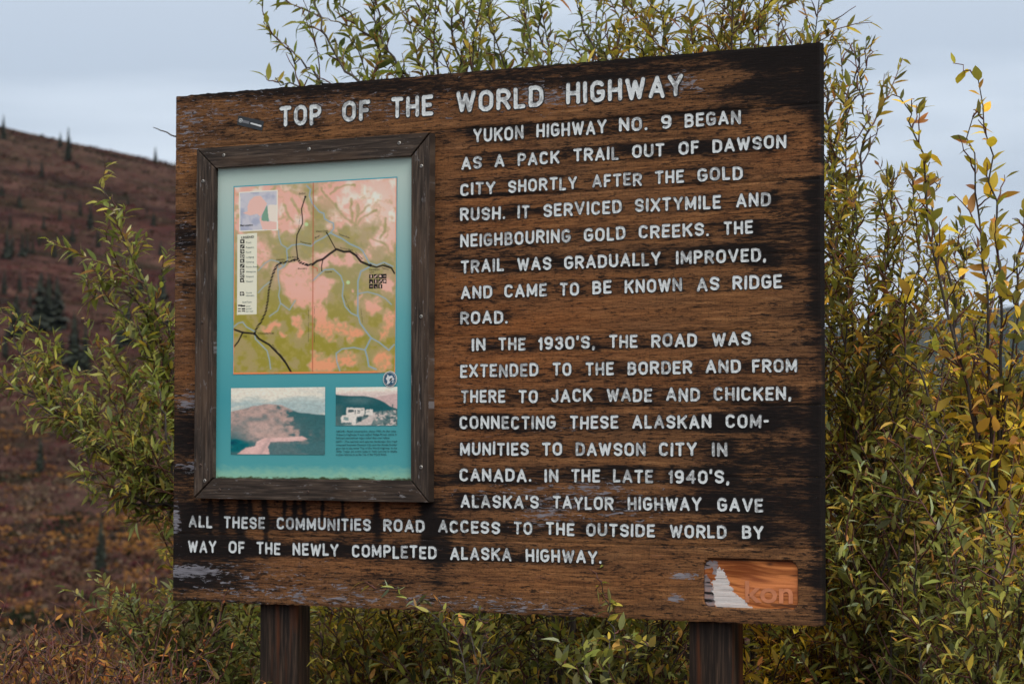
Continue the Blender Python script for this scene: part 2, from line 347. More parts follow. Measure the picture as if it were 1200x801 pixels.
# ------------------------------------------------------------------ terrain
R_L = np.array([0, 7, 12, 18, 40, 100, 150, 200, 260, 400, 550, 700, 800, 900, 1000, 1500, 3000, 6000, 9000, 13000, 22000.])
Z_L = np.array([0, 0, -.4, -1.4, -4, -8.0, -8.6, -5.5, 0, 16, 42, 76, 97, 112, 117, 80, 60, 200, 500, 400, 0.])
R_R = np.array([0, 6, 10, 16, 30, 80, 150, 300, 600, 1000, 2000, 4000, 6500, 9000, 11000, 14000, 22000.])
Z_R = np.array([0, 0, -.3, -1.2, -4, -14, -28, -55, -110, -170, -260, -200, 150, 640, 820, 700, 0.])
def ter(x, y):
    x = np.asarray(x, float); y = np.asarray(y, float)
    dx, dy = x-CX, y-CY; az = np.degrees(np.arctan2(dx, dy)); r = np.hypot(x, y)+1e-6
    w = sm(-8, -34, az)*sm(-175, -110, az)
    hl = np.interp(r, R_L, Z_L); hr = np.interp(r, R_R, Z_R)
    crest = np.clip(1-0.0285*(az+41.5), .1, 1.3)
    hl = np.where(hl > 0, hl*(1+(crest-1)*sm(200, 900, r)*1.0), hl)
    z = hl*w+hr*(1-w)
    amp = sm(8, 60, r)*.35 + sm(100, 700, r)*2.2 + sm(2500, 9000, r)*190*sm(22000, 15000, r)
    sc = np.where(r > 2500, 1/1900., 1/55.)
    z = z + amp*(fbm(x*sc+50, y*sc+50, 3, 5)-.5)*1.3
    z = z + .10*sm(5, 20, r)*(fbm(x*.5+9, y*.5+3, 8, 3)-.5)
    return z
# polar sheet round the sign, finer where the slope faces the road
azs = np.radians(np.concatenate([np.arange(-62, 2, .22), np.arange(2, 298, 3.0)]))
rs = np.concatenate([[0], np.geomspace(1.2, 22000, 210)])
A, Rr = np.meshgrid(azs, rs); Xg = Rr*np.sin(A); Yg = Rr*np.cos(A); Zg = ter(Xg, Yg)
Zg[rs < 5] = 0
nr, na = A.shape; V = np.stack([Xg.ravel(), Yg.ravel(), Zg.ravel()], 1)
ii, jj = np.meshgrid(np.arange(nr-1), np.arange(na), indexing='ij'); j2 = (jj+1) % na
F = np.stack([ii*na+jj, ii*na+j2, (ii+1)*na+j2, (ii+1)*na+jj], -1).reshape(-1, 4)[:, ::-1]
keep = F[:, 0] >= 0
ground = link('ground', mesh_np('ground', V, [F], [M_TER], True)); tag(ground, kind='structure')
def ray_ground(px, py, far=1300):
    d = ray(px, py); t = np.linspace(15, far, 6000); P = EYE+d*t[:, None]
    g = ter(P[:, 0], P[:, 1]) > P[:, 2]
    k = int(np.argmax(g)) if g.any() else len(t)-1
    p = P[k]; return np.array([p[0], p[1], float(ter(p[0], p[1]))]), t[k]
def haze_box():
    m = bpy.data.materials.new('thin_blue_air'); m.use_nodes = True; t = m.node_tree; t.nodes.clear()
    o = N(t, 'ShaderNodeOutputMaterial'); v = N(t, 'ShaderNodeVolumePrincipled'); v.inputs['Color'].default_value = (.40, .60, 1.0, 1)
    v.inputs['Density'].default_value = 1.1e-5; v.inputs['Anisotropy'].default_value = .2; L(t, v.outputs[0], o.inputs['Volume'])
    mb = MB(); mb.box(-22600, 22600, -22600, 22600, float(Zg.min())-1.5, float(Zg.max())+25)
    tag(link('haze', mb.mesh('haze', [m])), 'thin blue air between the sign and the far mountains', 'haze', kind='stuff')
haze_box()

# ------------------------------------------------------------------ the sign
sign = empty('information_sign'); tag(sign, 'weathered brown wooden highway sign with white lettering and a framed map, on two posts', 'sign')
def B(px, py, Y=0.0):
    p = at(px, py, Y); return float(p[0]), float(p[2])
XL, XR = -BOARD_W/2, BOARD_W/2; ZB, ZT = BOARD_Z, BOARD_Z+BOARD_H

words = [  # line: (y of baseline, y of cap top) at its left and at its right, then (word, x0, x1)
 ((340,148.3,124.6),(795,112.5,86.6),[('TOP',328.3,377),('OF',401.5,433.8),('THE',459,508),('WORLD',535,637),('HIGHWAY',664,801)]),
 ((560,167,151),(862,145.2,129),[('YUKON',555,614),('HIGHWAY',629,711),('NO.',726,759),('9',775,787),('BEGAN',802.7,868.5)]),
 ((545,198.8,184),(915,173.8,158),[('AS',541,565),('A',580,591.5),('PACK',607,656),('TRAIL',672.5,725.5),('OUT',741,779),('OF',795.7,819.5),('DAWSON',835.3,921.7)]),
 ((545,229.1,214.6),(865,210.5,194.8),[('CITY',539.8,580.7),('SHORTLY',596,676.6),('AFTER',694.4,752.6),('THE',768,802),('GOLD',817.8,870.8)]),
 ((545,259,243.7),(898,241.5,225.3),[('RUSH.',539.8,592.4),('IT',607,621),('SERVICED',637.3,729),('SIXTYMILE',744.5,845.2),('AND',863,903.4)]),
 ((545,289.8,274.4),(878,274,258.3),[('NEIGHBOURING',539.8,669),('GOLD',684.7,733.5),('CREEKS.',749,831),('THE',848.3,882.7)]),
 ((545,320,304.8),(893,306.2,290.4),[('TRAIL',540.7,590.8),('WAS',606.5,646.3),('GRADUALLY',661.6,774.8),('IMPROVED,',792.8,898)]),
 ((545,350.4,335.4),(912,337.6,321.2),[('AND',540.7,577.3),('CAME',591.5,641.3),('TO',656.4,679),('BE',694.6,717),('KNOWN',732.4,799.6),('AS',816.9,843.4),('RIDGE',859,916.9)]),
 ((545,380.2,365.2),(912,370.0,354.0),[('ROAD.',539.8,595.3)]),
 ((558,411,396.2),(875,404.7,388.6),[('IN',553.3,569.4),('THE',584.7,616.2),("1930'S,",631.2,697.5),('THE',714.4,747.4),('ROAD',763.6,817),('WAS',834.8,880.4)]),
 ((545,442.2,426.9),(928,435.7,420),[('EXTENDED',539.8,631.2),('TO',648,670),('THE',686.7,719.6),('BORDER',735.7,811.5),('AND',827.2,868.5),('FROM',882,934.4)]),
 ((545,472,457),(920,468.8,452.7),[('THERE',540.7,592.4),('TO',608,630.6),('JACK',646.3,694.8),('WADE',711.5,764.3),('AND',781,820.4),('CHICKEN,',836.6,927.6)]),
 ((545,502.5,487.3),(898,501.3,485.3),[('CONNECTING',539,651.5),('THESE',668.3,725),('ALASKAN',741.3,834),('COM-',851,901.3)]),
 ((545,533.3,518.2),(848,534,517.8),[('MUNITIES',539.6,620),('TO',635.7,659.3),('DAWSON',675,756.9),('CITY',772.6,817),('IN',835,852.8)]),
 ((545,563.6,548.5),(848,566.2,550.4),[('CANADA.',539,623),('IN',638.7,654.8),('THE',669.9,703.6),('LATE',718.9,765.7),("1940'S,",783.7,854.9)]),
 ((545,594.6,579.4),(888,599.2,583.2),[("ALASKA'S",540.2,631.7),('TAYLOR',648,719.3),('HIGHWAY',736.2,822.4),('GAVE',841,894.8)]),
 ((228,617.6,603.8),(890,631.7,616),[('ALL',221.7,249.2),('THESE',262.8,310.7),('COMMUNITIES',324.7,434.8),('ROAD',449.7,498),('ACCESS',513.8,586.3),('TO',602.5,624),('THE',640.2,673.5),('OUTSIDE',687.4,768),('WORLD',785.5,851.6),('BY',869.9,895.3)]),
 ((228,646.8,632.6),(697,659.6,644.2),[('WAY',220.9,253.9),('OF',268.4,287.3),('THE',301.3,329),('NEWLY',343.5,397.2),('COMPLETED',413,512),('ALASKA',527.9,599.8),('HIGHWAY.',616.6,705.4)]),
]
# glyphs as strokes in a unit cell (x 0..1, y 0..1) with a width in cap heights
def arc(cx, cy, rx, ry, a0, a1, n=14):
    return [(cx+rx*math.cos(math.radians(a0+(a1-a0)*i/n)), cy+ry*math.sin(math.radians(a0+(a1-a0)*i/n))) for i in range(n+1)]
def oval(x0, x1, y0, y1, r=.30):
    c = []; rx = (x1-x0)/2
    for (cx, cy, a) in ((x1-rx, y1-r, 0), (x0+rx, y1-r, 90), (x0+rx, y0+r, 180), (x1-rx, y0+r, 270)):
        c += arc(cx, cy, rx, r, a, a+90, 8)
    return c+[c[0]]
Sg = [(1,.80)]+arc(.5,.76,.5,.24,25,180,10)+arc(.5,.76,.5,.24,180,235,4)+[(.5,.5)]+arc(.5,.26,.5,.24,55,0,4)+arc(.5,.26,.5,.24,0,-155,10)
GLY = {
 'A': (.80, [[(0,0),(.5,1),(1,0)], [(.18,.30),(.82,.30)]]),
 'B': (.70, [[(0,0),(0,1)], [(0,1),(.5,1)]+arc(.5,.765,.42,.235,90,-90)+[(0,.53)], [(0,.53),(.55,.53)]+arc(.55,.265,.45,.265,90,-90)+[(0,0)]]),
 'C': (.72, [arc(.5,.72,.5,.28,30,180,12)+arc(.5,.28,.5,.28,180,330,12)]),
 'D': (.74, [[(0,0),(0,1),(.42,1)]+arc(.42,.66,.58,.34,90,0,10)+arc(.42,.34,.58,.34,0,-90,10)+[(0,0)]]),
 'E': (.62, [[(1,1),(0,1),(0,0),(1,0)], [(0,.52),(.85,.52)]]),
 'F': (.60, [[(1,1),(0,1),(0,0)], [(0,.50),(.85,.50)]]),
 'G': (.74, [arc(.5,.72,.5,.28,35,180,12)+arc(.5,.28,.5,.28,180,360,14)+[(1,.45),(.58,.45)]]),
 'H': (.72, [[(0,0),(0,1)], [(1,0),(1,1)], [(0,.5),(1,.5)]]),
 'I': (.19, [[(0,0),(0,1)]]),
 'J': (.60, [[(1,1),(1,.28)]+arc(.5,.28,.5,.28,0,-165,12)]),
 'K': (.74, [[(0,0),(0,1)], [(1,1),(.04,.42)], [(.38,.62),(1,0)]]),
 'L': (.58, [[(0,1),(0,0),(1,0)]]),
 'M': (.86, [[(0,0),(0,1),(.5,.18),(1,1),(1,0)]]),
 'N': (.74, [[(0,0),(0,1),(1,0),(1,1)]]),
 'O': (.76, [oval(0,1,0,1,.32)]),
 'P': (.68, [[(0,0),(0,1),(.5,1)]+arc(.5,.73,.5,.27,90,-90)+[(0,.46)]]),
 'R': (.72, [[(0,0),(0,1),(.5,1)]+arc(.5,.745,.5,.255,90,-90)+[(0,.49)], [(.5,.49),(1,0)]]),
 'S': (.70, [Sg]),
 'T': (.68, [[(0,1),(1,1)], [(.5,1),(.5,0)]]),
 'U': (.74, [[(0,1),(0,.30)]+arc(.5,.30,.5,.30,180,360,16)+[(1,1)]]),
 'V': (.80, [[(0,1),(.5,0),(1,1)]]),
 'W': (1.0, [[(0,1),(.25,0),(.5,.88),(.75,0),(1,1)]]),
 'X': (.76, [[(0,0),(1,1)], [(0,1),(1,0)]]),
 'Y': (.76, [[(0,1),(.5,.46),(1,1)], [(.5,.46),(.5,0)]]),
 '0': (.72, [oval(0,1,0,1,.32)]),
 '1': (.32, [[(0,.78),(1,1),(1,0)]]),
 '3': (.66, [arc(.48,.76,.48,.24,160,-90,14)+arc(.48,.26,.52,.26,90,-160,14)]),
 '4': (.74, [[(.78,0),(.78,1),(0,.30),(1,.30)]]),
 '9': (.68, [oval(0,1,.42,1,.26), [(1,.70)]+arc(.45,.30,.55,.30,0,-120,12)]),
 '.': (.20, [[(0,.0),(0,.02)]]), ',': (.22, [[(.9,.04),(0,-.14)]]), "'": (.20, [[(.9,1.08),(.2,.86)]]), '-': (.40, [[(0,.5),(1,.5)]]),
}
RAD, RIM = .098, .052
def seg_dist(P, pts):
    d = np.full(len(P), 9.0)
    for (ax, ay), (bx, by) in zip(pts[:-1], pts[1:]):
        a = np.array([ax, ay]); ab = np.array([bx-ax, by-ay]); L2 = (ab**2).sum()
        t = np.clip(((P-a)@ab)/(L2+1e-12), 0, 1) if L2 > 1e-10 else np.zeros(len(P))
        d = np.minimum(d, np.hypot(*(P-a-t[:, None]*ab).T))
    return d
def march(f, xs, ys):
    """filled marching squares: polygons where f < 0"""
    key = {}; V = []; F = []
    def vert(x, y):
        k = (round(x, 5), round(y, 5))
        if k not in key: key[k] = len(V); V.append(k)
        return key[k]
    nx, ny = len(xs), len(ys)
    neg = f < 0
    cnt = neg[:-1, :-1].astype(int)+neg[1:, :-1]+neg[:-1, 1:]+neg[1:, 1:]
    for j, i in zip(*np.nonzero(cnt)):
        c = [(xs[i], ys[j], f[j, i]), (xs[i+1], ys[j], f[j, i+1]), (xs[i+1], ys[j+1], f[j+1, i+1]), (xs[i], ys[j+1], f[j+1, i])]
        p = []
        for k in range(4):
            a, b2 = c[k], c[(k+1) % 4]
            if a[2] < 0: p.append(vert(a[0], a[1]))
            if (a[2] < 0) != (b2[2] < 0):
                t = a[2]/(a[2]-b2[2]); p.append(vert(a[0]+(b2[0]-a[0])*t, a[1]+(b2[1]-a[1])*t))
        q = []
        for v in p:
            if v not in q: q.append(v)
        if len(q) >= 3: F.append(q)
    return V, F
def glyph_mesh(ch, var):
    w, strokes = GLY[ch]; rg = random.Random(ord(ch)*7+var)
    S = [[(RAD+x*(w-2*RAD)+rg.uniform(-.008, .008), RAD+y*(1-2*RAD)+rg.uniform(-.008, .008)) for x, y in s] for s in strokes]
    st = .034; m = RAD*.2+RIM+.05
    xs = np.arange(-m, w+m+st, st); ys = np.arange(-.32 if ch == ',' else -m, 1+m+.12+st, st)
    X, Y = np.meshgrid(xs, ys); P = np.stack([X.ravel(), Y.ravel()], 1)
    d = np.full(len(P), 9.0)
    for s in S: d = np.minimum(d, seg_dist(P, s))
    d = d + (vnoise(P[:, 0]*9+var*5, P[:, 1]*9+ord(ch), 4)-.5)*.022
    D = (d-RAD).reshape(X.shape)
    me = bpy.data.meshes.new('letter_'+('worn' if var else 'clean'))
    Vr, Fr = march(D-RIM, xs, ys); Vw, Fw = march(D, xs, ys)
    def depth(V):
        P = np.array(V); d = np.full(len(P), 9.0)
        for s in S: d = np.minimum(d, seg_dist(P, s))
        return d
    # dark rim hugging the plank, white groove lifted just clear of it and hollow along the middle
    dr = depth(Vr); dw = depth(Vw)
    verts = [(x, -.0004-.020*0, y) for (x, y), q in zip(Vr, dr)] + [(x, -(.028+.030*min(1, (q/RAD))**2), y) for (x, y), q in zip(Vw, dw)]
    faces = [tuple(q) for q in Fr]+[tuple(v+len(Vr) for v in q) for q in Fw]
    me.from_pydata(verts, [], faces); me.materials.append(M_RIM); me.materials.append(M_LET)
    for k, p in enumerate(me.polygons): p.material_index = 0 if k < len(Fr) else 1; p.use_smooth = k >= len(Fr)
    me.update(); return me, w
GM = {}
placed = []      # (char, variant, x, z, size_x, size_z, tilt)
halo = []        # word boxes in board metres, for the stain that surrounds the routing
GAP = .17
for ln, (Lf, Rg, ws) in enumerate(words):
    xl, zl = B(Lf[0], Lf[1]); _, tl = B(Lf[0], Lf[2]); xr, zr = B(Rg[0], Rg[1]); _, tr_ = B(Rg[0], Rg[2])
    for (w, x0, x1) in ws:
        y_guess = Lf[1]+(Rg[1]-Lf[1])*((x0+x1)/2-Lf[0])/(Rg[0]-Lf[0])
        a, _ = B(x0, y_guess-8); b2, _ = B(x1, y_guess-8)
        k = ((a+b2)/2-xl)/(xr-xl); zb = zl+(zr-zl)*k; h = (tl-zl)*(1-k)+(tr_-zr)*k
        adv = [GLY[c][0] for c in w]; tot = sum(adv)+GAP*(len(w)-1); sx = (b2-a)/tot
        halo.append((a, b2, zb, zb+h, ln))
        x = a
        for c, g in zip(w, adv):
            placed.append((c, random.randint(0, 1), x, zb+random.gauss(0, .0009), sx, h, random.gauss(0, .012))); x += (g+GAP)*sx

# planks with a painted weathering field on a grid
cuts_r = [0, .105, .235, .36, .491, .623, .747, .868, 1.0]
def uv_px(u, v):   # board fractions -> photo pixels
    P = np.stack([XL+u*BOARD_W, np.zeros_like(u), ZT-v*BOARD_H], -1); x, y, _ = project(P); return x, y
def gb(px, py, cx, cy, sx, sy, a): return a*np.exp(-((px-cx)/sx)**2-((py-cy)/sy)**2)
def field(u, v):
    px, py = uv_px(u, v); n = fbm(u*7, v*26, 5, 4)-.5; n2 = fbm(u*3, v*5, 9, 3)-.5
    dk = .385 + n*.50 + n2*.36 + .22*sm(.62, .74, vnoise(u*3.1+fbm(u*6, v*9, 4, 2)*1.2, v*64, 15)) - .10*sm(.6, .8, vnoise(u*2.3, v*40, 16))
    top = 113-(px-206)*.0839; dt = py-top
    dk += .46*np.exp(-(dt/24)**2)+sm(520, 800, px)*.22*np.exp(-(dt/46)**2)
    # the whole right side has gone black, with a ragged left edge that moves from board to board
    edge = np.interp(py, [50, 100, 122, 125, 205, 212, 260, 300, 345, 350, 385, 390, 440, 480, 500, 560, 600, 640, 645, 740],
                     [830, 850, 905, 948, 950, 860, 880, 850, 905, 930, 905, 885, 900, 862, 812, 800, 800, 850, 925, 945])
    dk += .50*sm(-60, 60, px-edge-22+n*150)
    dk += .34*sm(940, 960, px)
    dk += gb(px, py, 900, 70, 120, 30, .06)
    dk += sm(150, 0, px-206)*(gb(px*0, py, 0, 280, 1, 30, .25)+gb(px*0, py, 0, 515, 1, 55, .42)+gb(px*0, py, 0, 640, 1, 70, .30))*sm(75, 10, px-206-20*sm(560, 640, py)*3)
    dk += gb(px, py, 216, 278, 18, 28, .42)+gb(px, py, 214, 515, 20, 40, .38)+gb(px, py, 216, 335, 16, 10, .3)+gb(px, py, 216, 610, 22, 40, .3)+gb(px, py, 420, 100, 220, 14, .2)
    dk += gb(px, py, 240, 655, 60, 35, .22)+gb(px, py, 215, 640, 30, 60, .12)
    dk += gb(px, py, 515, 640, 16, 60, .42)+gb(px, py, 540, 585, 50, 22, .25)
    dk += sm(.90, .985, v)*.20
    dk += gb(px, py, 640, 545, 260, 70, .13)+gb(px, py, 600, 500, 100, 12, .25)
    dk += gb(px, py, 660, 140, 240, 60, .10)+gb(px, py, 520, 290, 20, 40, .18)
    for cx, w_, ln in ((246,2.2,55),(283,5,75),(293,3,30),(311,3.4,80),(345,2.5,36),(356,2.5,44),(378,2,24),(401,2,30),(442,4.2,64),(500,9,90),(333,2,22),(260,3,50)):
        dk += .55*np.exp(-((px-cx-.7*np.sin(py*.12+cx))/w_)**2)*sm(580, 588, py)*sm(590+ln, 590+ln*.35, py)
    for (a, b2, z0, z1, ln) in halo:
        X = XL+u*BOARD_W; Z = ZT-v*BOARD_H; ex = np.maximum(np.maximum(a-X, X-b2), 0)/.035; ez = np.maximum(np.maximum(z0-Z, Z-z1), 0)/.011
        dk += (.36 if ln else .08)*np.exp(-(ex**2+ez**2)*1.2)
    og = .0+gb(px, py, 545, 420, 150, 105, 1.05)+gb(px, py, 640, 250, 150, 60, .25)+gb(px, py, 800, 440, 90, 40, .35)+gb(px, py, 380, 600, 170, 16, .9)+gb(px, py, 700, 365, 140, 45, .35)+gb(px, py, 930, 178, 60, 26, .5)+gb(px, py, 560, 200, 90, 70, .35)
    og += gb(px, py, 780, 230, 120, 25, .25)+gb(px, py, 218, 420, 20, 40, .5)+gb(px, py, 640, 680, 200, 22, .30)+gb(px, py, 350, 660, 160, 30, .3)+gb(px, py, 590, 120, 120, 16, .3)+gb(px, py, 760, 670, 70, 30, .4)
    og = og*(.75+n2*1.2)
    fl = gb(px, py, 225, 150, 60, 34, .36)+gb(px, py, 215, 300, 16, 140, .32)+gb(px, py, 230, 470, 30, 14, .6)+gb(px, py, 232, 547, 26, 10, .7)+gb(px, py, 206, 610, 6, 22, .9)
    fl += gb(px, py, 222, 668, 30, 7, .8)+gb(px, py, 300, 672, 110, 20, .30)+gb(px, py, 470, 704, 190, 8, .46)+gb(px, py, 330, 692, 200, 11, .26)+gb(px, py, 620, 715, 90, 8, .45)
    fl += gb(px, py, 700, 568, 60, 10, .40)+gb(px, py, 690, 585, 110, 12, .26)+gb(px, py, 640, 605, 40, 14, .5)+gb(px, py, 740, 600, 60, 14, .35)+gb(px, py, 650, 500, 60, 8, .4)
    fl += gb(px, py, 420, 125, 190, 22, .40)+gb(px, py, 640, 112, 60, 18, .45)+gb(px, py, 800, 98, 26, 16, .6)+gb(px, py, 560, 575, 120, 16, .25)+gb(px, py, 800, 674, 18, 5, 1.0)+gb(px, py, 790, 700, 10, 5, 1.0)
    return dk, fl, og
def recess_sd(X, Z):      # rounded rectangle of the lost emblem plate
    x0, z0 = B(823, 712); x1, z1 = B(935, 657); cx, cz = (x0+x1)/2, (z0+z1)/2; hx, hz = (x1-x0)/2, (z1-z0)/2; r = .03
    qx = np.abs(X-cx)-hx+r; qz = np.abs(Z-cz)-hz+r
    return np.minimum(np.maximum(qx, qz), 0)+np.hypot(np.maximum(qx, 0), np.maximum(qz, 0))-r
planks = []
for k in range(8):
    v0, v1 = cuts_r[k], cuts_r[k+1]; g = .0004
    z1 = ZT-v0*BOARD_H-(g if k else 0); z0 = ZT-v1*BOARD_H+(g if k < 7 else 0)
    nx = 760 if k >= 6 else 400; nz = max(20, int((z1-z0)/.0072))
    xs = np.linspace(XL, XR, nx+1); zs = np.linspace(z1, z0, nz+1)
    # soften arrises: first and last rows fall back
    Xg, Zg2 = np.meshgrid(xs, zs)
    Yg = np.zeros_like(Xg)+(.0006 if k % 2 else 0.0)
    Yg[0] += .0012; Yg[-1] += .0012; Yg[:, 0] += .002; Yg[:, -1] += .002
    jag = (fbm(Xg*40, Zg2*0+k, 21, 3)-.5)
    if k == 0: Zg2[0] += jag[0]*.006
    if k == 7:
        Zg2[-1] += jag[-1]*.007
        sdv = recess_sd(Xg, Zg2); Yg += .012*sm(.0, -.004, sdv)
    U = (Xg-XL)/BOARD_W; Vv = (ZT-Zg2)/BOARD_H
    dk, fl, og = field(U, Vv)
    seedv = np.full(U.shape, k*3.37)
    edge = np.zeros_like(dk); edge[0] = edge[-1] = .10; edge[1] = edge[-2] = .05; dk = dk+edge+(random.random()-.5)*.06
    n0 = Xg.size; Vf = np.stack([Xg.ravel(), Yg.ravel(), Zg2.ravel()], 1)
    W_ = nx+1
    jj, ii = np.meshgrid(np.arange(nz), np.arange(nx), indexing='ij'); a = jj*W_+ii
    Fq = np.stack([a, a+W_, a+W_+1, a+1], -1).reshape(-1, 4)
    # border ring -> back
    ring = list(range(W_))+[r*W_+nx for r in range(1, nz+1)]+[nz*W_+i for i in range(nx-1, -1, -1)]+[r*W_ for r in range(nz-1, 0, -1)]
    Vb = Vf[ring].copy(); Vb[:, 1] = .036
    m = len(ring); Fs = np.array([(ring[i], ring[(i+1) % m], n0+(i+1) % m, n0+i) for i in range(m)])
    me = bpy.data.meshes.new('plank')
    Vall = np.vstack([Vf, Vb]); 
    me = mesh_np('plank', Vall, [Fq, Fs], [M_PLANK], False)
    Ff = np.stack([dk.ravel(), fl.ravel(), og.ravel(), seedv.ravel()], 1); Fb = Ff[ring].copy(); Fb[:, 0] += .35
    set_attr(me, 'field', np.vstack([Ff, Fb]))
    o = link('plank', me, sign); planks.append((o, z0, z1))
# battens tie the planks together at the back
for xx in (-.25, .45):
    mb = MB(); mb.box(xx-.045, xx+.045, .0375, .075, ZB+.06, ZT-.06); link('batten', mb.mesh('batten', [M_POST]), sign)
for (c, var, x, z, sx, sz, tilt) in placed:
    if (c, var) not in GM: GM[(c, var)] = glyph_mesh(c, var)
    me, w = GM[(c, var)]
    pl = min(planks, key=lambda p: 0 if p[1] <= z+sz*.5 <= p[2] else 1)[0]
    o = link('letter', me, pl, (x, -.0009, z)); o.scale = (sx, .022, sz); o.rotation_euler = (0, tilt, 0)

# recessed plate bed in the lowest plank
def canvas(x0, x1, z0, z1, nx, nz, Y):
    xs = np.linspace(x0, x1, nx); zs = np.linspace(z1, z0, nz); X, Z = np.meshgrid(xs, zs)
    P = np.stack([X, np.full_like(X, Y), Z], -1); px, py, _ = project(P); return X, Z, px, py
def canvas_mesh(name, X, Z, Y, C, keep=None, m=None):
    nz, nx = X.shape; V = np.stack([X.ravel(), np.full(X.size, Y) if np.isscalar(Y) else Y.ravel(), Z.ravel()], 1)
    jj, ii = np.meshgrid(np.arange(nz-1), np.arange(nx-1), indexing='ij'); a = jj*nx+ii
    F = np.stack([a, a+nx, a+nx+1, a+1], -1).reshape(-1, 4)
    if keep is not None: F = F[(keep.ravel()[F]).all(1)]
    me = mesh_np(name, V, [F], [m or M_PRINT]); set_attr(me, 'ink', C.reshape(-1, 3)); return me
def poly_mask(px, py, pts):
    m = np.zeros(px.shape, bool); n = len(pts)
    for i in range(n):
        (x0, y0), (x1, y1) = pts[i], pts[(i+1) % n]
        c = ((y0 > py) != (y1 > py)) & (px < (x1-x0)*(py-y0)/((y1-y0)+1e-9)+x0); m ^= c
    return m
def soften(C, n=1):
    for _ in range(n):
        P = np.pad(C, ((1, 1), (1, 1), (0, 0)), 'edge'); C = (P[:-2, 1:-1]+P[2:, 1:-1]+P[1:-1, :-2]+P[1:-1, 2:]+2*P[1:-1, 1:-1])/6
    return C
def lmix(a, b, t): return a*(1-t[..., None])+np.asarray(b)*t[..., None]
x0, z0 = B(821, 715); x1, z1 = B(937, 654)
X, Z, px, py = canvas(x0, x1, z0, z1, 200, 130, .008)
gr = fbm(X*7, Z*110+1.2*np.sin(X*12)+fbm(X*5, Z*6, 2, 2)*4, 31, 4)
C = lmix(np.broadcast_to(lin((120, 62, 28)), X.shape+(3,)), lin((208, 130, 74)), sm(.25, .75, gr))
C = lmix(C, lin((196, 118, 84)), .3*np.exp(-((py-688)/14)**2)*sm(860, 880, px))
C = lmix(C, lin((66, 44, 34)), sm(.62, .72, fbm(X*14, Z*90, 44, 4))*.8*sm(702, 712, py+(px-880)*.05))
C = lmix(C, lin((60, 36, 28)), np.exp(-((px-902)/4.0)**2-((py-660.5)/2.2)**2)*.8+np.exp(-((px-931)/6)**2-((py-674)/1.2)**2)*.9)
rg = (fbm(px*.42, py*.42, 12, 4, .7)-.5)*11
white = poly_mask(px+rg, py+rg*.4, [(843,663),(845,665),(851,676),(856,686),(863,697),(873,703),(882,713),(840,713),(836,700),(834,690),(838,674)])
C = lmix(C, lin((205, 203, 202)), white*(.80+.2*vnoise(px*.8, py*3, 3)))
C = lmix(C, lin((96, 90, 90)), white*sm(.64, .76, fbm(X*6, Z*190, 9, 4))*.6)
grey = poly_mask(px+rg*.5, py, [(820,676),(828,672),(834,684),(837,700),(839,716),(820,716)]) | poly_mask(px+rg*.5, py, [(822,661),(832,655),(838,661),(834,665),(824,667)]) | poly_mask(px+rg*.3, py, [(836,656),(842,658),(839,674),(835,672)])
C = lmix(C, lin((128, 128, 134)), grey*(.6+.4*vnoise(px, py*2, 6)))
C = lmix(C, lin((30, 28, 30)), grey*sm(.52, .62, fbm(X*12, Z*120, 5, 4)))
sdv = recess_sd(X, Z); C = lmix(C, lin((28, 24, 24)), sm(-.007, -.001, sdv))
Yp = .0085 + (fbm(X*8, Z*160, 3, 3)-.5)*.0012
low = planks[7][0]
link('recessed_plate_bed', canvas_mesh('recessed_plate_bed', X, Z, Yp, C, sdv < .001), low)
def text_mesh(name, s, size, m, bold=0.0, spacing=1.0, shear=0.0):
    c = bpy.data.curves.new(name, 'FONT'); c.body = s; c.size = size; c.offset = bold; c.space_character = spacing; c.shear = shear; c.resolution_u = 3
    o = bpy.data.objects.new(name, c); COL.objects.link(o); bpy.context.view_layer.update()
    dg = bpy.context.evaluated_depsgraph_get(); me = bpy.data.meshes.new_from_object(o.evaluated_get(dg)); me.name = name
    bpy.data.objects.remove(o); bpy.data.curves.remove(c)
    me.materials.clear(); me.materials.append(m)
    co = np.empty(len(me.vertices)*3, np.float32); me.vertices.foreach_get('co', co); co = co.reshape(-1, 3)
    co = np.stack([co[:, 0], -co[:, 2], co[:, 1]], 1); me.vertices.foreach_set('co', np.ascontiguousarray(co).ravel()); me.update()
    w = co[:, 0].max()-co[:, 0].min() if len(co) else 1
    return me, w, co[:, 0].min() if len(co) else 0
def text_at(name, s, pa, pb, hpx, m, Y, parent, bold=0.0, rot=None, cap=.70):
    """lettering whose baseline runs from pixel pa to pixel pb, capitals hpx high"""
    ax, az_ = B(*pa, Y); bx, bz = B(*pb, Y); L_ = math.hypot(bx-ax, bz-az_)
    _, t0 = B(pa[0], pa[1]-hpx, Y); h = abs(t0-az_); size = h/cap
    me, w, mn = text_mesh(name, s, size, m, bold*size)
    o = link(name, me, parent, (ax-mn, Y, az_)); o.scale = (L_/w, 1, 1); o.rotation_euler = (0, -math.atan2(bz-az_, bx-ax), 0)
    return o
text_at('ghost_lettering', 'kon', (873, 704.5), (929, 706), 25, M_GHOST, .0068, low, .02, cap=.72)

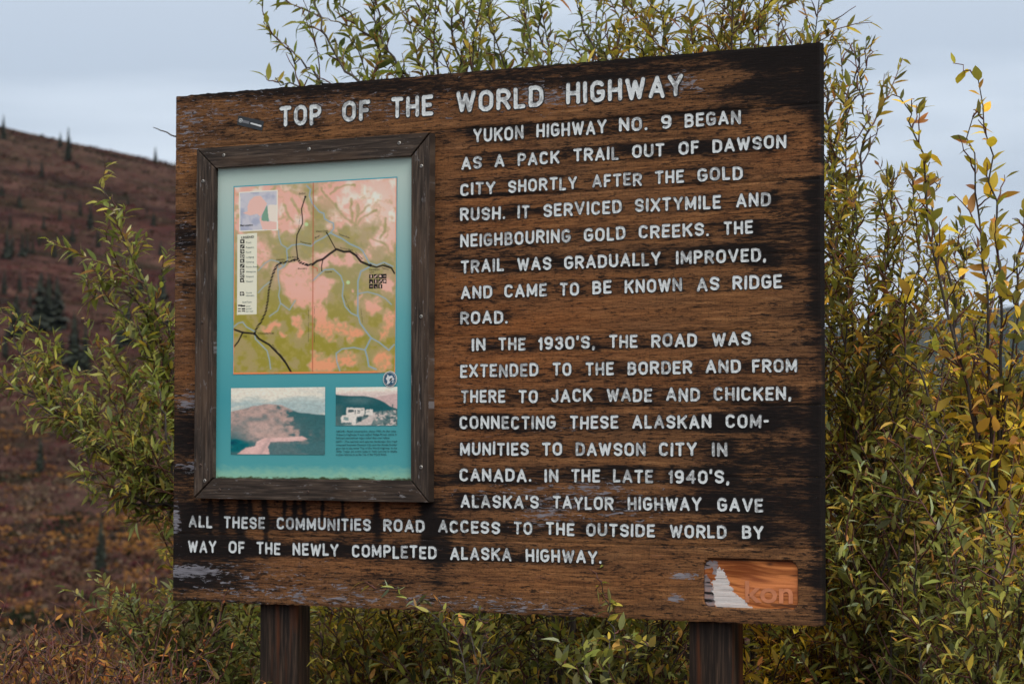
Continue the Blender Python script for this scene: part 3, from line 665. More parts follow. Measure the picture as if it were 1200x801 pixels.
# frame of four mitred boards
YF = -.036; YP = -.018
fo = [B(230.6,174,YF), B(503.8,154.9,YF), B(502.2,588.4,YF), B(227,583.6,YF)]
fi = [B(252,196.6,YF), B(482,182.3,YF), B(481.4,562.5,YF), B(249.6,559.8,YF)]
boards = []
for k, nm in enumerate(('rail', 'stile', 'rail', 'stile')):
    a, b2, c, d = fo[k], fo[(k+1) % 4], fi[(k+1) % 4], fi[k]
    g = .0012; cx = (a[0]+b2[0]+c[0]+d[0])/4; cz = (a[1]+b2[1]+c[1]+d[1])/4
    q = [(p[0]+(cx-p[0])*g/.3, p[1]+(cz-p[1])*g/.3) for p in (a, b2, c, d)]
    mb = MB()
    inner = [(x+(cx-x)*(.010 if k % 2 else .006), z+(cz-z)*(.006 if k % 2 else .010)) for x, z in q]
    mb.prism([(x, -.001, z) for x, z in q], [(x, YF+.004, z) for x, z in q], 0, False)
    mb.prism([(x, YF+.004, z) for x, z in q], [(x, YF, z) for x, z in inner], 0, False)
    mb.poly([(x, YF, z) for x, z in inner]); mb.poly([(x, -.001, z) for x, z in q[::-1]])
    o = link('frame_board', mb.mesh('frame_board', [M_RAIL if nm == 'rail' else M_STILE]), sign); boards.append(o)
def screw(px, py, k, m, r=.0075):
    x, z = B(px, py, YF); mb = MB(); n = 14
    r0 = [(x+r*math.cos(2*math.pi*i/n), YF-.0004, z+r*math.sin(2*math.pi*i/n)) for i in range(n)]
    r1 = [(x+r*.75*math.cos(2*math.pi*i/n), YF-.0026, z+r*.75*math.sin(2*math.pi*i/n)) for i in range(n)]
    mb.prism(r0, r1, 0, True)
    a = random.random()*3; c_, s_ = math.cos(a)*r*.55, math.sin(a)*r*.55; w = .0009
    for (ux, uz) in ((c_, s_), (-s_, c_)):
        L_ = math.hypot(ux, uz); nx_, nz_ = -uz/L_*w, ux/L_*w
        mb.poly([(x-ux-nx_, YF-.0030, z-uz-nz_), (x+ux-nx_, YF-.0030-.00005, z+uz-nz_), (x+ux+nx_, YF-.0030, z+uz+nz_), (x-ux+nx_, YF-.0030, z-uz+nz_)], 1)
    link('screw', mb.mesh('screw', [m, M_INK]), boards[k])
for (a, b2, k, m) in ((262.3,182,0,1),(362.3,174.8,0,1),(467.9,167.7,0,1),(494,194.7,1,1),(493.6,370.8,1,1),(493.6,547,1,1),(360.7,576,2,0),(467.4,577.5,2,0),(257.5,573.6,2,0),(240,563,3,1),(234.8,544.6,3,0),(236.9,377.8,3,0),(238,212.3,3,1)):
    screw(a, b2, k, M_STEEL if m else M_RUST, .0066 if m else .006)
# panel
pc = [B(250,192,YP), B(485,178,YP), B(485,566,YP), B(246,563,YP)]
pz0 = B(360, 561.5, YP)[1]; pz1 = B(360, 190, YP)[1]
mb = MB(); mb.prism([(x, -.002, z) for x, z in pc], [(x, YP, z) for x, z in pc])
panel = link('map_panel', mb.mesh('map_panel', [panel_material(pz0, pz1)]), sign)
# bead along the foot of the panel
a = B(252, 561.2, YP-.004); b2 = B(482, 563.4, YP-.004); mb = MB()
mb.prism([(a[0], YP-.001, a[1]-.006), (a[0], YP-.010, a[1]-.006), (a[0], YP-.010, a[1]-.001), (a[0], YP-.001, a[1]-.001)], [(b2[0], YP-.001, b2[1]-.006), (b2[0], YP-.010, b2[1]-.006), (b2[0], YP-.010, b2[1]-.001), (b2[0], YP-.001, b2[1]-.001)])
link('glazing_bead', mb.mesh('glazing_bead', [M_GREYV]), panel)

# ---- the printed map
def zz(pts, ox, oy, s): return [(ox+a/s, oy+b/s) for a, b in pts]
YM = YP-.0012
mc = [B(273.6,218.2,YM), B(465.7,206.9,YM), B(463.8,436.4,YM), B(272.6,438.3,YM)]
mx0 = min(p[0] for p in mc); mx1 = max(p[0] for p in mc); mz0 = min(p[1] for p in mc); mz1 = max(p[1] for p in mc)
X, Z, px, py = canvas(mx0, mx1, mz0, mz1, 330, 380, YM)
wp = (fbm(px*.03, py*.03, 71, 3)-.5)*26; wq = (fbm(px*.03+40, py*.03, 73, 3)-.5)*26
na_ = fbm((px+wp)*.055, (py+wq)*.05, 61, 5, .55); nb = fbm((px+wp)*.09, (py-wq)*.09, 63, 4)
pink = lin((222, 168, 154)); pale = lin((234, 208, 196)); salmon = lin((216, 142, 92)); olive = lin((142, 134, 48)); moss = lin((136, 138, 84)); sage = lin((176, 162, 128)); rivc = lin((104, 146, 176)); grey = lin((165, 150, 138))
C = np.broadcast_to(pink, X.shape+(3,)).copy()
C = lmix(C, pale, sm(.50, .68, nb)*sm(330, 230, py)*.8+gb(px, py, 445, 245, 26, 45, .5))
C = lmix(C, salmon, sm(330, 400, py)*.75)
green_bias = gb(px, py, 420, 275, 42, 32, .17)+gb(px, py, 300, 405, 62, 48, .34)+gb(px, py, 355, 268, 16, 26, .16)+gb(px, py, 345, 410, 40, 40, .12)+gb(px, py, 425, 380, 40, 60, .08)+gb(px, py, 300, 310, 30, 30, .08)-gb(px, py, 345, 325, 24, 22, .16)-gb(px, py, 445, 235, 30, 30, .16)-gb(px, py, 390, 385, 10, 30, .14)-gb(px, py, 300, 250, 20, 20, .04)-gb(px, py, 400, 335, 16, 18, .14)-gb(px, py, 328, 392, 8, 18, .12)
blobs = ((290,225,26,14),(330,240,20,16),(300,292,14,10),(350,250,10,12),(328,266,12,9),(400,224,24,12),(440,232,32,22),(456,272,10,25),(395,262,9,7),(418,256,9,7),(345,322,22,18),(352,346,14,12),(385,303,15,8),(415,303,14,8),(380,331,13,10),(303,308,12,8),
         (374,352,9,16),(455,333,8,14),(392,386,17,13),(376,372,6,17),(414,392,9,8),(436,358,9,10),(455,374,8,13),(452,393,5,9),(375,425,14,12),(405,422,15,9),(450,425,14,13),(318,382,10,5),(352,390,5,12),(350,374,9,5),(333,393,5,4),(420,346,4,10),(440,285,8,6),(462,250,6,30),(281,250,5,30),(430,300,7,5))
wx = px+(fbm(px*.09, py*.09, 71, 4, .6)-.5)*22; wy = py+(fbm(px*.09+40, py*.09, 73, 4, .6)-.5)*22
Pk = np.zeros_like(px)
for bx, by, sx_, sy_ in blobs: Pk = Pk+np.exp(-((wx-bx)/sx_)**2-((wy-by)/sy_)**2)
gm = 1-sm(.14, .68, (Pk+.30*sm(315, 240, py))*(.62+.8*nb))
PW = np.stack([(px+(wx-px)*.35).ravel(), (py+(wy-py)*.35).ravel()], 1)
for pts in ([(130,170),(240,290),(320,350),(440,440),(560,520),(620,600)], [(290,160),(300,270),(300,340)], [(340,190),(345,300),(320,370)], [(430,190),(370,250),(340,290)], [(480,240),(400,290),(350,350)], [(565,320),(555,420),(530,460)], [(60,60),(80,120),(140,180),(200,250)], [(180,70),(130,120)], [(320,40),(220,60),(150,100)], [(460,410),(400,440)],
            [(-60,120),(-40,220),(0,300)], [(-300,60),(-330,130)], [(-240,210),(-200,300),(-150,330)], [(-180,170),(-120,260)], [(60,470),(130,520),(160,600)], [(300,560),(340,640)], [(120,640),(180,700)]):
    d = seg_dist(PW, zz(pts, 368, 210, 6.676)).reshape(px.shape); gm = np.maximum(gm, sm(2.3, .3, d)*.85)
fin = fbm(px*.22, py*.22, 101, 4, .6); mott = fbm(px*.075, py*.075, 103, 5, .65)
gm = np.clip(gm*(.62+.62*sm(.34, .62, mott))+.34*sm(.54, .70, fin)*(1-gm)*sm(.42, .6, mott), 0, 1)
gm = np.clip(gm+.30*sm(.78, 1.0, 1-np.abs(2*fbm(wx*.05, wy*.045, 91, 4, .55)-1)*2.2)*sm(.40, .55, mott), 0, 1)
C = lmix(C, moss, gm*.85); C = lmix(C, olive, gm*sm(300, 390, py-(px-330)*.15)*.9); C = lmix(C, sage, np.clip(gm*(1-gm)*1.8+sm(300, 240, py)*sm(372, 330, px)*gm*.6, 0, .8)); C = lmix(C, lin((168, 152, 88)), gm*sm(.52, .72, fin)*.45); C = lmix(C, lin((106, 112, 56)), gm*sm(.50, .36, mott)*.35)
C = soften(C, 3)
P2 = np.stack([px.ravel(), py.ravel()], 1)
def stroke(C, pts, w, col, a=1.0, soft=.6):
    d = seg_dist(P2, pts).reshape(px.shape); return lmix(C, col, a*sm(w+soft, w-soft, d))
S1 = 5.714
rivers = [
 (zz([(540,100),(565,125),(558,165),(575,215),(600,245),(625,275),(655,285),(660,320),(690,340),(718,350),(722,385),(700,415),(730,432),(780,455),(830,490),(890,515),(915,535),(935,570),(960,615)], 265, 200, S1), .75),
 (zz([(960,615),(1010,632),(1060,612),(1120,640)], 265, 200, S1), .6),
 (zz([(700,415),(650,450),(600,475),(570,505),(500,490),(440,500),(405,530),(412,590),(390,640),(350,665)], 265, 200, S1), .6),
 (zz([(350,400),(355,450),(370,495),(410,520)], 265, 200, S1), .45),
 (zz([(215,670),(260,620),(300,598),(350,610),(385,640)], 265, 200, S1), .4),
 (zz([(960,15),(905,45),(885,110),(885,200),(885,330),(900,390),(940,445),(975,490),(935,570),(950,620),(960,680),(1010,700)], 265, 310, S1), .8),
 (zz([(885,195),(950,182),(1020,200),(1070,225),(1110,265)], 265, 310, S1), .5),
 (zz([(975,490),(1030,520),(1095,572),(1130,535)], 265, 310, S1), .65),
 (zz([(930,570),(860,555),(780,565),(740,595),(745,650),(765,710)], 265, 310, S1), .6),
 (zz([(580,110),(620,70),(660,35),(720,30),(770,75),(788,130),(780,210),(800,280),(840,325),(885,345)], 265, 310, S1), .6),
 (zz([(345,0),(350,100),(360,160),(352,210),(365,260),(425,305),(465,240)], 265, 310, S1), .4),
 (zz([(365,260),(345,310),(290,348)], 265, 310, S1), .35), (zz([(215,190),(250,150),(300,110)], 265, 310, S1), .4),
 (zz([(50,420),(80,395),(110,388),(135,420),(190,450),(195,500),(240,545),(275,580),(290,640),(298,700)], 265, 310, S1), .5),
]
for pts, w in rivers: C = stroke(C, pts, w*4, moss, .5, w*6)
for pts, w in rivers: C = stroke(C, pts, w*.8+.35, lin((176, 182, 172)), .6, .6)
for pts, w in rivers: C = stroke(C, pts, w*.62, rivc, .9, .5)
xb = 367.2
C = stroke(C, [(xb, 200), (xb-.6, 440)], .6, lin((168, 84, 62)), .8, .5)
roads = [(zz([(530,175),(505,255),(512,330),(512,355),(475,430),(470,500),(480,590)], 265, 200, S1), .42, 0), (zz([(480,590),(495,615),(545,632),(580,628)], 265, 200, S1), .95, 1), (zz([(580,628),(610,605),(650,592),(690,560),(740,525),(790,542),(830,540),(870,565),(905,608),(960,632)], 265, 200, S1), .85, 0),
 (zz([(960,632),(1010,645),(1050,632),(1110,650),(1130,685)], 265, 200, S1), .6, 0), (zz([(675,415),(735,525)], 265, 200, S1), .35, 0), (zz([(650,592),(640,640),(642,672)], 265, 200, S1), .35, 0),
 (zz([(480,590),(440,605),(400,612),(365,620),(330,650),(318,690)], 265, 200, S1), .8, 1),
 (zz([(345,0),(318,50),(300,110),(285,180),(280,240),(265,320),(235,385),(205,425),(190,465)], 265, 310, S1), .8, 1),
 (zz([(45,435),(110,458),(190,465)], 265, 310, S1), .7, 0), (zz([(110,458),(80,520),(45,562)], 265, 310, S1), .55, 0), (zz([(190,465),(220,500),(290,540),(360,610),(400,660),(440,728)], 265, 310, S1), .75, 0)]
for pts, w, dash in roads:
    C2 = stroke(C, pts, w*1.45+.1, lin((24, 20, 22)), .97, .4)
    if dash:
        msk = (np.sin((px*.9+py*1.3)*1.5) > -.72)[..., None]; C = np.where(msk, C2, C)
    else: C = C2
for (cx, cy, r) in ((357.8,230.5,1.3),(328.8,308.3,1.5),(434.5,310.6,1.8),(298.2,391.5,1.6),(284.3,390.2,1.5),(345,305,1.4),(360,310.3,1.4),(383,272.8,1.0)):
    C = lmix(C, lin((26, 24, 26)), sm(r+.4, r-.4, np.hypot(px-cx, py-cy)))
for (cx, cy) in ((359.2,262.8),(408.3,330.8)): C = lmix(C, lin((176, 202, 150)), sm(2.9, 1.6, np.hypot(px-cx, py-cy))*.9)
C = stroke(C, zz([(580,15),(610,25),(612,45)], 265, 310, S1), .4, lin((190, 60, 50)), .9, .4)
# location inset
ins = poly_mask(px, py, [(280.2,224.8),(325.6,222.4),(325.6,269.8),(280.2,271.6)]); C = lmix(C, lin((226, 212, 200)), ins*1.0)
ins2 = poly_mask(px, py, [(281.4,226.2),(324.4,223.8),(324.4,268.8),(281.4,270.4)]); sea = lmix(np.broadcast_to(lin((184, 184, 192)), X.shape+(3,)), lin((156, 162, 180)), sm(.4, .7, fbm(px*.1, py*.1, 5, 3)))
C = np.where(ins2[..., None], sea, C)
Si = 6.676
land = zz([(200,135),(250,130),(300,190),(270,260),(240,310),(265,395),(375,395),(375,335),(290,325),(250,300),(225,270),(170,285),(110,265),(150,250),(145,215),(165,165)], 268, 210, Si)
C = np.where((poly_mask(px, py, land) & ins2)[..., None], lin((216, 176, 166)), C)
C = np.where((poly_mask(px, py, zz([(310,200),(375,200),(375,335),(330,330),(300,300)], 268, 210, Si)) & ins2)[..., None], lin((216, 204, 192)), C)
C = np.where((poly_mask(px, py, zz([(300,200),(315,330),(255,325),(262,280)], 268, 210, Si)) & ins2)[..., None], lin((112, 150, 130)), C)
# legend
lg = poly_mask(px, py, [(278.2,274.5),(301.4,273.2),(300.6,368.5),(277.4,369.6)]); C = np.where(lg[..., None], lin((208, 208, 190)), C)
for i in range(11):
    y0 = 280.8+i*5.72; cx = 283.9-(i*.04)
    if i == 9: continue
    if i > 9: y0 = 342.3
    if i == 10: y0 = 342.3
    b_ = (np.abs(px-cx) < 2.35) & (np.abs(py-y0-2.4) < 2.35); C = np.where(b_[..., None], lin((32, 30, 30)), C)
    g_ = [np.hypot(px-cx, py-y0-2.4) < 1.15, np.abs((px-cx)+(py-y0-2.4)) < .6, (np.abs(px-cx) < .5) | (np.abs(py-y0-2.4) < .5), np.abs(np.hypot(px-cx, py-y0-2.4)-1.3) < .45][i % 4] & b_ & (np.maximum(np.abs(px-cx), np.abs(py-y0-2.4)) < 1.8)
    C = np.where(g_[..., None], lin((196, 196, 182)), C)
for (y0, h, dash) in ((358.6,.9,0),(362.2,.8,1),(365.2,.6,1)):
    b_ = (px > 278.9) & (px < 287.2) & (np.abs(py-y0) < h) & (~((np.abs(px-282.8) < .6)) if dash else True); C = np.where(b_[..., None], lin((26, 24, 26)), C)
# grid of camp-ground pictograms beside the town
for r in range(3):
    for c in range(4 if r < 2 else 3):
        cx = 435.6+c*5.25; cy = 323.6+r*5.9-c*.12; b_ = (np.abs(px-cx) < 2.4) & (np.abs(py-cy) < 2.6); C = np.where(b_[..., None], lin((34, 30, 32)), C)
        d_ = [np.abs(px-cx) < .5, np.abs((px-cx)+(py-cy)) < .7, np.hypot(px-cx, py-cy) < 1.3, np.abs(py-cy) < .4, (np.abs(px-cx)-(py-cy)*.5 < 0) & (py > cy-.5)][(r*4+c) % 5] & b_ & (np.maximum(np.abs(px-cx), np.abs(py-cy)) < 1.7)
        C = np.where(d_[..., None], lin((205, 175, 160)), C)
# orange and teal border
dm = np.minimum.reduce([X-mx0, mx1-X]); C = lmix(C, lin((214, 130, 84)), sm(.0085, .004, dm)*sm(.3, .6, fbm(px*.05, py*.05, 3, 2))); C = lmix(C, lin((214, 130, 84)), sm(.008, .004, Z-mz0)*sm(.35, .5, fbm(px*.04, py*0, 6, 2)))
C = np.where((dm < .003)[..., None] | ((mz1-Z) < .0036)[..., None], lin((72, 150, 165)), C)
KA = 1.28
mapo = link('map_print', canvas_mesh('map_print', X, Z, YM, np.clip(C*KA, 0, .85)), panel)
# fit the sheet to the measured corners (it is a hair out of square)
co = np.empty(len(mapo.data.vertices)*3, np.float32); mapo.data.vertices.foreach_get('co', co); co = co.reshape(-1, 3)
u = (co[:, 0]-mx0)/(mx1-mx0); v = (co[:, 2]-mz0)/(mz1-mz0)
q = [np.array(p) for p in mc]; W2 = (q[3]*(1-u[:, None])+q[2]*u[:, None])*(1-v[:, None])+(q[0]*(1-u[:, None])+q[1]*u[:, None])*v[:, None]
co[:, 0] = W2[:, 0]; co[:, 2] = W2[:, 1]; mapo.data.vertices.foreach_set('co', co.ravel()); mapo.data.update()
YT = YM-.0006
def mt(s, pa, pb, h, m=M_INK, bold=.0, nm='map_lettering'): text_at(nm, s, pa, pb, h, m, YT, panel, bold)
mt('LEGEND', (282.6,279.6), (297.6,278.6), 2.6, bold=.02); mt('Map Location', (281.4,265), (296,264.4), 2.1, bold=.02)
mt('EAGLE', (350.5,228), (358,227.6), 2.2); mt('CHICKEN', (323.5,305.4), (333.5,305), 2.0); mt('Jack Wade', (337,302.2), (348,301.8), 1.9); mt('Boundary', (349.2,315.4), (360,315), 1.9)
mt('Clinton Creek', (370.2,272), (384.2,271.4), 2.0); mt('Yukon River', (397,275), (410,279.6), 2.0); mt('Fortymile', (352,284), (364,286.4), 1.9); mt('River', (369.4,279.6), (375,276.4), 1.9)
mt('Top of the World', (398,290.8), (413,294), 1.9); mt('Highway', (416,296), (424.6,304), 1.9); mt('DAWSON', (433,317), (444.5,316.6), 2.0); mt('CITY', (433,320), (438.6,319.8), 1.9)
mt('Sixtymile', (380.6,319.3), (389,318.9), 1.8); mt('TETLIN JUNCTION', (301.6,391.6), (321,391.2), 1.9); mt('TOK', (285.2,395), (289.4,394.8), 1.9)
mt('Alaska', (318.4,404), (324.6,412), 1.9); mt('Highway', (327.4,414.6), (334.4,423), 1.9); mt('Klondike', (449.5,310), (458.5,313.4), 1.8); mt('Highway', (447.5,314.4), (455.5,316.4), 1.8)
mt('Alaska – United States', (361.3,362.5), (361,400.5), 1.0); mt('Yukon Territory – Canada', (368.3,358), (368.1,401), 1.0)
mt('Yukon River', (422.4,360.5), (424.6,378), 1.0); mt('Sixty Mile', (402.6,346), (410,363.6), 1.0); mt('Taylor Highway', (349.6,272), (352.4,251), 1.0)
for i, s in enumerate(('Fuel', 'Repairs', 'Food', 'Lodging', 'Camping', 'Picnic Area', 'Viewpoint', 'Airport', 'Museum')): mt(s, (288.2,285+i*5.68), (288.2+1.15*len(s)+1.2,284.8+i*5.68), 1.8, M_TEALINK)
mt('Tourist', (288.2,343.8), (295,343.5), 1.7, M_TEALINK); mt('Information', (288.2,347), (298,346.7), 1.7, M_TEALINK); mt('Road Types', (284.2,354.8), (294.8,354.4), 1.8, M_TEALINK)
for i, s in enumerate(('paved', 'gravel', 'dirt road')): mt(s, (288.4,359.4+i*3), (293.2+i*1.6,359.2+i*3), 1.6, M_TEALINK)

# ---- the two printed photographs
def pane(name, corners, nx, nz, paint):
    q = [B(*p, YM) for p in corners]; x0 = min(p[0] for p in q); x1 = max(p[0] for p in q); z0 = (q[2][1]+q[3][1])/2; z1 = (q[0][1]+q[1][1])/2
    X, Z, px, py = canvas(x0, x1, z0, z1, nx, nz, YM); C = paint(px, py)
    return link(name, canvas_mesh(name, X, Z, YM, np.clip(C*KA, 0, .85)), panel)
def ph1(px, py):
    zx = (px-240)*4.286; zy = (py-430)*4.286
    C = lmix(np.broadcast_to(lin((214, 208, 194)), px.shape+(3,)), lin((158, 176, 176)), sm(110, 235, zy+40*fbm(zx*.01, zy*.02, 3, 3)*1.5)*sm(.35, .6, fbm(zx*.006, zy*.03, 8, 4)+sm(300, 600, zx)*.15))
    crest = np.interp(zx, [130,160,230,300,350,390,430,470,520,570,610], [222,218,198,186,186,192,212,228,232,236,240])+(fbm(zx*.05, zx*0, 4, 3)-.5)*5
    hill = sm(-2, 2, zy-crest)
    tx = fbm(zx*.03, zy*.05, 12, 5, .6); side = sm(0, 70, zx-(380+(zy-200)*.35)+(tx-.5)*160)
    light = lin((176, 150, 142)); dkc = lin((52, 96, 100))
    H = lmix(np.broadcast_to(light, px.shape+(3,)), dkc, np.clip(side*.95+sm(.36, .78, tx)*.7, 0, 1))
    H = lmix(H, lin((64, 104, 108)), gb(zx, zy, 265, 262, 50, 12, .8)+gb(zx, zy, 150, 350, 70, 60, .95)*sm(290, 230, zx)+sm(350, 385, zy-(zx-130)*.02)*.9)
    H = lmix(H, lin((182, 158, 150)), gb(zx, zy, 300, 310, 120, 38, .6))
    road = poly_mask(zx+(tx-.5)*10, zy, [(165,436),(205,404),(252,396),(262,372),(300,356),(420,352),(490,346),(514,360),(480,370),(330,374),(318,400),(325,436)])
    H = lmix(H, lin((212, 176, 170)), road*.95); H = lmix(H, lin((150, 130, 128)), road*np.exp(-((zx-300+(zy-400)*.6)/12)**2)*.5)
    C = lmix(C, H, hill) if False else C*(1-hill[..., None])+H*hill[..., None]
    C = soften(C, 2)*(.74+.52*fbm(zx*.09, zy*.13, 88, 5, .7))[..., None]
    return C
pane('landscape_photo', [(270.8,454.5),(381,453.4),(380.7,532.6),(271,532)], 190, 140, ph1)
def ph2(px, py):
    zx = (px-385)*7.278; zy = (py-430)*7.278
    C = lmix(np.broadcast_to(lin((224, 214, 200)), px.shape+(3,)), lin((190, 172, 170)), sm(200, 240, zy+zx*.03)*.7)
    t1 = fbm(zx*.02, zy*.02, 21, 4)
    ridge = np.interp(zx, [60,120,200,300,380,440,480,520,600], [232,240,244,244,258,280,300,330,360]); h = sm(-3, 4, zy-ridge)
    far = sm(-3, 4, zy-np.interp(zx, [380,440,500,600], [262,246,236,222])); C = lmix(C, lin((184, 158, 156)), far*.85)
    C = lmix(C, lin((28, 84, 90)), h); C = lmix(C, lin((96, 128, 130)), h*gb(zx, zy, 260, 285, 110, 30, .5)); 
    gy = np.interp(zx, [60,200,360,480,600], [420,400,385,372,366]); g = sm(-4, 4, zy-gy); C = lmix(C, lin((124, 138, 136)), g*(1-.5*sm(.45, .6, t1)))
    C = lmix(C, lin((60, 98, 100)), sm(160, 90, zx)*sm(300, 340, zy)*.8)
    road = poly_mask(zx, zy, [(215,492),(330,430),(372,388),(405,388),(395,430),(360,494)]); C = lmix(C, lin((196, 184, 178)), road*.9)
    C = lmix(C, lin((196, 182, 176)), sm(.52, .62, fbm(zx*.06, zy*.07, 23, 3))*sm(380, 410, zx)*g*.9)
    C = lmix(C, lin((40, 80, 86)), sm(.60, .66, fbm(zx*.05, zy*.06, 29, 3))*sm(370, 400, zx)*g*.8)
    wh = lin((214, 208, 200)); dkt = lin((24, 62, 70))
    for poly, col in (([(155,345),(305,347),(308,415),(240,420),(228,495),(110,470),(103,430),(118,412),(150,405)], wh), ([(316,362),(380,358),(378,408),(316,412)], wh),
                      ([(168,362),(218,360),(216,384),(166,384)], dkt), ([(130,425),(172,425),(168,455),(128,452)], lin((110, 138, 138))), ([(224,362),(234,362),(232,395),(224,398)], dkt),
                      ([(245,368),(270,368),(270,376),(245,377)], dkt), ([(245,384),(270,384),(270,392),(245,393)], dkt), ([(280,360),(300,360),(300,365),(280,366)], dkt),
                      ([(245,425),(282,420),(282,462),(250,468)], dkt), ([(110,470),(200,472),(196,486),(108,482)], lin((70, 100, 104))), ([(300,408),(340,404),(338,418),(300,422)], dkt), ([(325,372),(350,370),(350,382),(325,384)], lin((150, 160, 158))),
                      ([(540,315),(551,315),(553,375),(538,376)], lin((60, 96, 98)))):
        C = lmix(C, col, poly_mask(zx+(fbm(zx*.09, zy*.09, 41, 2)-.5)*9, zy+(fbm(zx*.09, zy*.09, 43, 2)-.5)*9, poly)*.9)
    return soften(C, 2)*(.82+.36*fbm(zx*.07, zy*.08, 89, 4))[..., None]
pane('road_crew_photo', [(394,453.8),(465.6,452.9),(465.2,498.4),(393.4,498.4)], 150, 95, ph2)
cap1 = ['ABOVE—Road construction, about 1950. At that time,', "Yukon's Highway 9 was called Ridge Road, since it", 'followed mountaintop ridges rather than river valleys.', 'LEFT—The narrow and spartan landscape this road', 'traversed between Dawson City and the Alaska border', "gave rise to the name 'Top of the World Highway' in the", '1970s. Today, the entire route to Tetlin Junction in Alaska', 'is often referred to as the Top of the World Road.']
for s, y, xe in zip(cap1, (506,509.9,513.8,518,521.9,525.8,529.6,533.2), (464.6,464.8,457,465.2,465.2,465.2,465.2,453)):
    text_at('caption_lettering', s, (393.8, y), (xe, y-.3), 2.15, M_TEALINK, YT, panel, .012)
# round dog-head sticker at the corner of the map
cx, cz = B(457, 444, YT-.0004); r0 = .0275
def disc(name, r, Y, m, pts=None, par=panel):
    mb = MB(); P = pts or [(math.cos(2*math.pi*i/36)*r, math.sin(2*math.pi*i/36)*r) for i in range(36)]
    mb.poly([(cx+a, Y, cz+b) for a, b in P]); return link(name, mb.mesh(name, [m], fix=False), par)
mb = MB()
def ringp(r, Y): return [(cx+math.cos(2*math.pi*i/36)*r*1.04, Y, cz+math.sin(2*math.pi*i/36)*r) for i in range(36)]
mb.prism(ringp(r0, YT), ringp(r0, YT-.0008), 0); mb.prism(ringp(r0*.90, YT-.0008), ringp(r0*.90, YT-.0012), 1); mb.prism(ringp(r0*.82, YT-.0012), ringp(r0*.82, YT-.0014), 0); mb.prism(ringp(r0*.78, YT-.0014), ringp(r0*.78, YT-.0018), 2)
def sp_(pts, k, Y):
    s = r0/8.6*.9; mb.prism([(cx+a*s, Y, cz+b*s) for a, b in pts], [(cx+a*s, Y-.0003, cz+b*s) for a, b in pts], k)
sp_([(-4.5,-6.5),(-3.2,-2.5),(-5.6,1),(-4.2,2),(-3.2,5.6),(-.4,3.4),(3,4.4),(5.4,1.8),(6.6,.2),(5.4,-1.6),(2.4,-1.2),(1,-3),(-.6,-5.2)], 0, YT-.0018)
sp_([(-.6,-1.8),(.8,.4),(2.4,1.6),(3.6,.2),(2,-1.1),(.6,-2.6)], 1, YT-.0022); sp_([(2.6,-3.2),(4.6,-2.2),(6,-2.6),(4.2,-4.6)], 0, YT-.0018); sp_([(4.2,2.0),(5.0,2.4),(5.4,1.4),(4.6,1.1)], 1, YT-.0022)
link('round_sticker', mb.mesh('round_sticker', [M_WHITE, M_INK, M_BLUE]), panel)
# slanted black sticker on the top plank
sc_ = [B(279.6,135.3), B(309.8,142.2), B(307.2,153.4), B(278.2,146.2)]
mb = MB(); mb.prism([(x, -.0010, z) for x, z in sc_], [(x, -.0018, z) for x, z in sc_])
stk = link('black_sticker', mb.mesh('black_sticker', [M_STICK]), planks[0][0])
def quad(a, b2, c, d, m, Y, nm='sticker_print'):
    mb = MB(); q = [B(*p) for p in (a, b2, c, d)]; mb.poly([(x, Y, z) for x, z in q]); link(nm, mb.mesh(nm, [m], fix=False), planks[0][0])
quad((284.8,140.6),(292.6,142.4),(292.1,145.4),(284.4,143.6), M_GREYV, -.0022); quad((294.2,143.6),(307.0,147.0),(306.6,148.9),(293.9,145.3), M_WHITE, -.0022)
x_, z_ = B(282.4, 141.3); mb = MB(); R3 = lambda r, Y: [(x_+r*1.05*math.cos(2*math.pi*i/20), Y, z_+r*math.sin(2*math.pi*i/20)) for i in range(20)]
mb.prism(R3(.0075, -.0018), R3(.0075, -.0021), 0); mb.prism(R3(.0055, -.0021), R3(.0055, -.0024), 1); mb.prism(R3(.0026, -.0024), R3(.0026, -.0027), 0)
link('sticker_emblem', mb.mesh('sticker_emblem', [M_WHITE, M_STICK]), planks[0][0])

# posts: squared timbers behind the planks
def post(px0, px1, py, d):
    a = at(px0, py, .040); b2 = at(px1, py, .040)
    cxp = (a[0]+b2[0])/2; hw = (b2[0]-a[0])/2; n = 5; mb = MB()
    prof = []
    for (sx_, sy_, a0) in ((1, 1, 0), (-1, 1, 90), (-1, -1, 180), (1, -1, 270)):
        for i in range(n): 
            an = math.radians(a0+90*i/(n-1)); prof.append((cxp+sx_*(hw-.014)+.014*math.cos(an), .040+d/2+sy_*(d/2-.014)+.014*math.sin(an)))
    levels = [-.6, 0, .3, .6, .9, 1.2, 1.8, 2.4, 2.7]
    for z0, z1 in zip(levels[:-1], levels[1:]):
        mb.prism([(x, y, z0) for x, y in prof], [(x, y, z1) for x, y in prof], 0, z0 < -.5 or z1 > 2.6)
    o = link('post', mb.mesh('post', [M_POST], True), sign)
    return o
post(303, 347, 760, .095); post(806, 858, 760, .092)
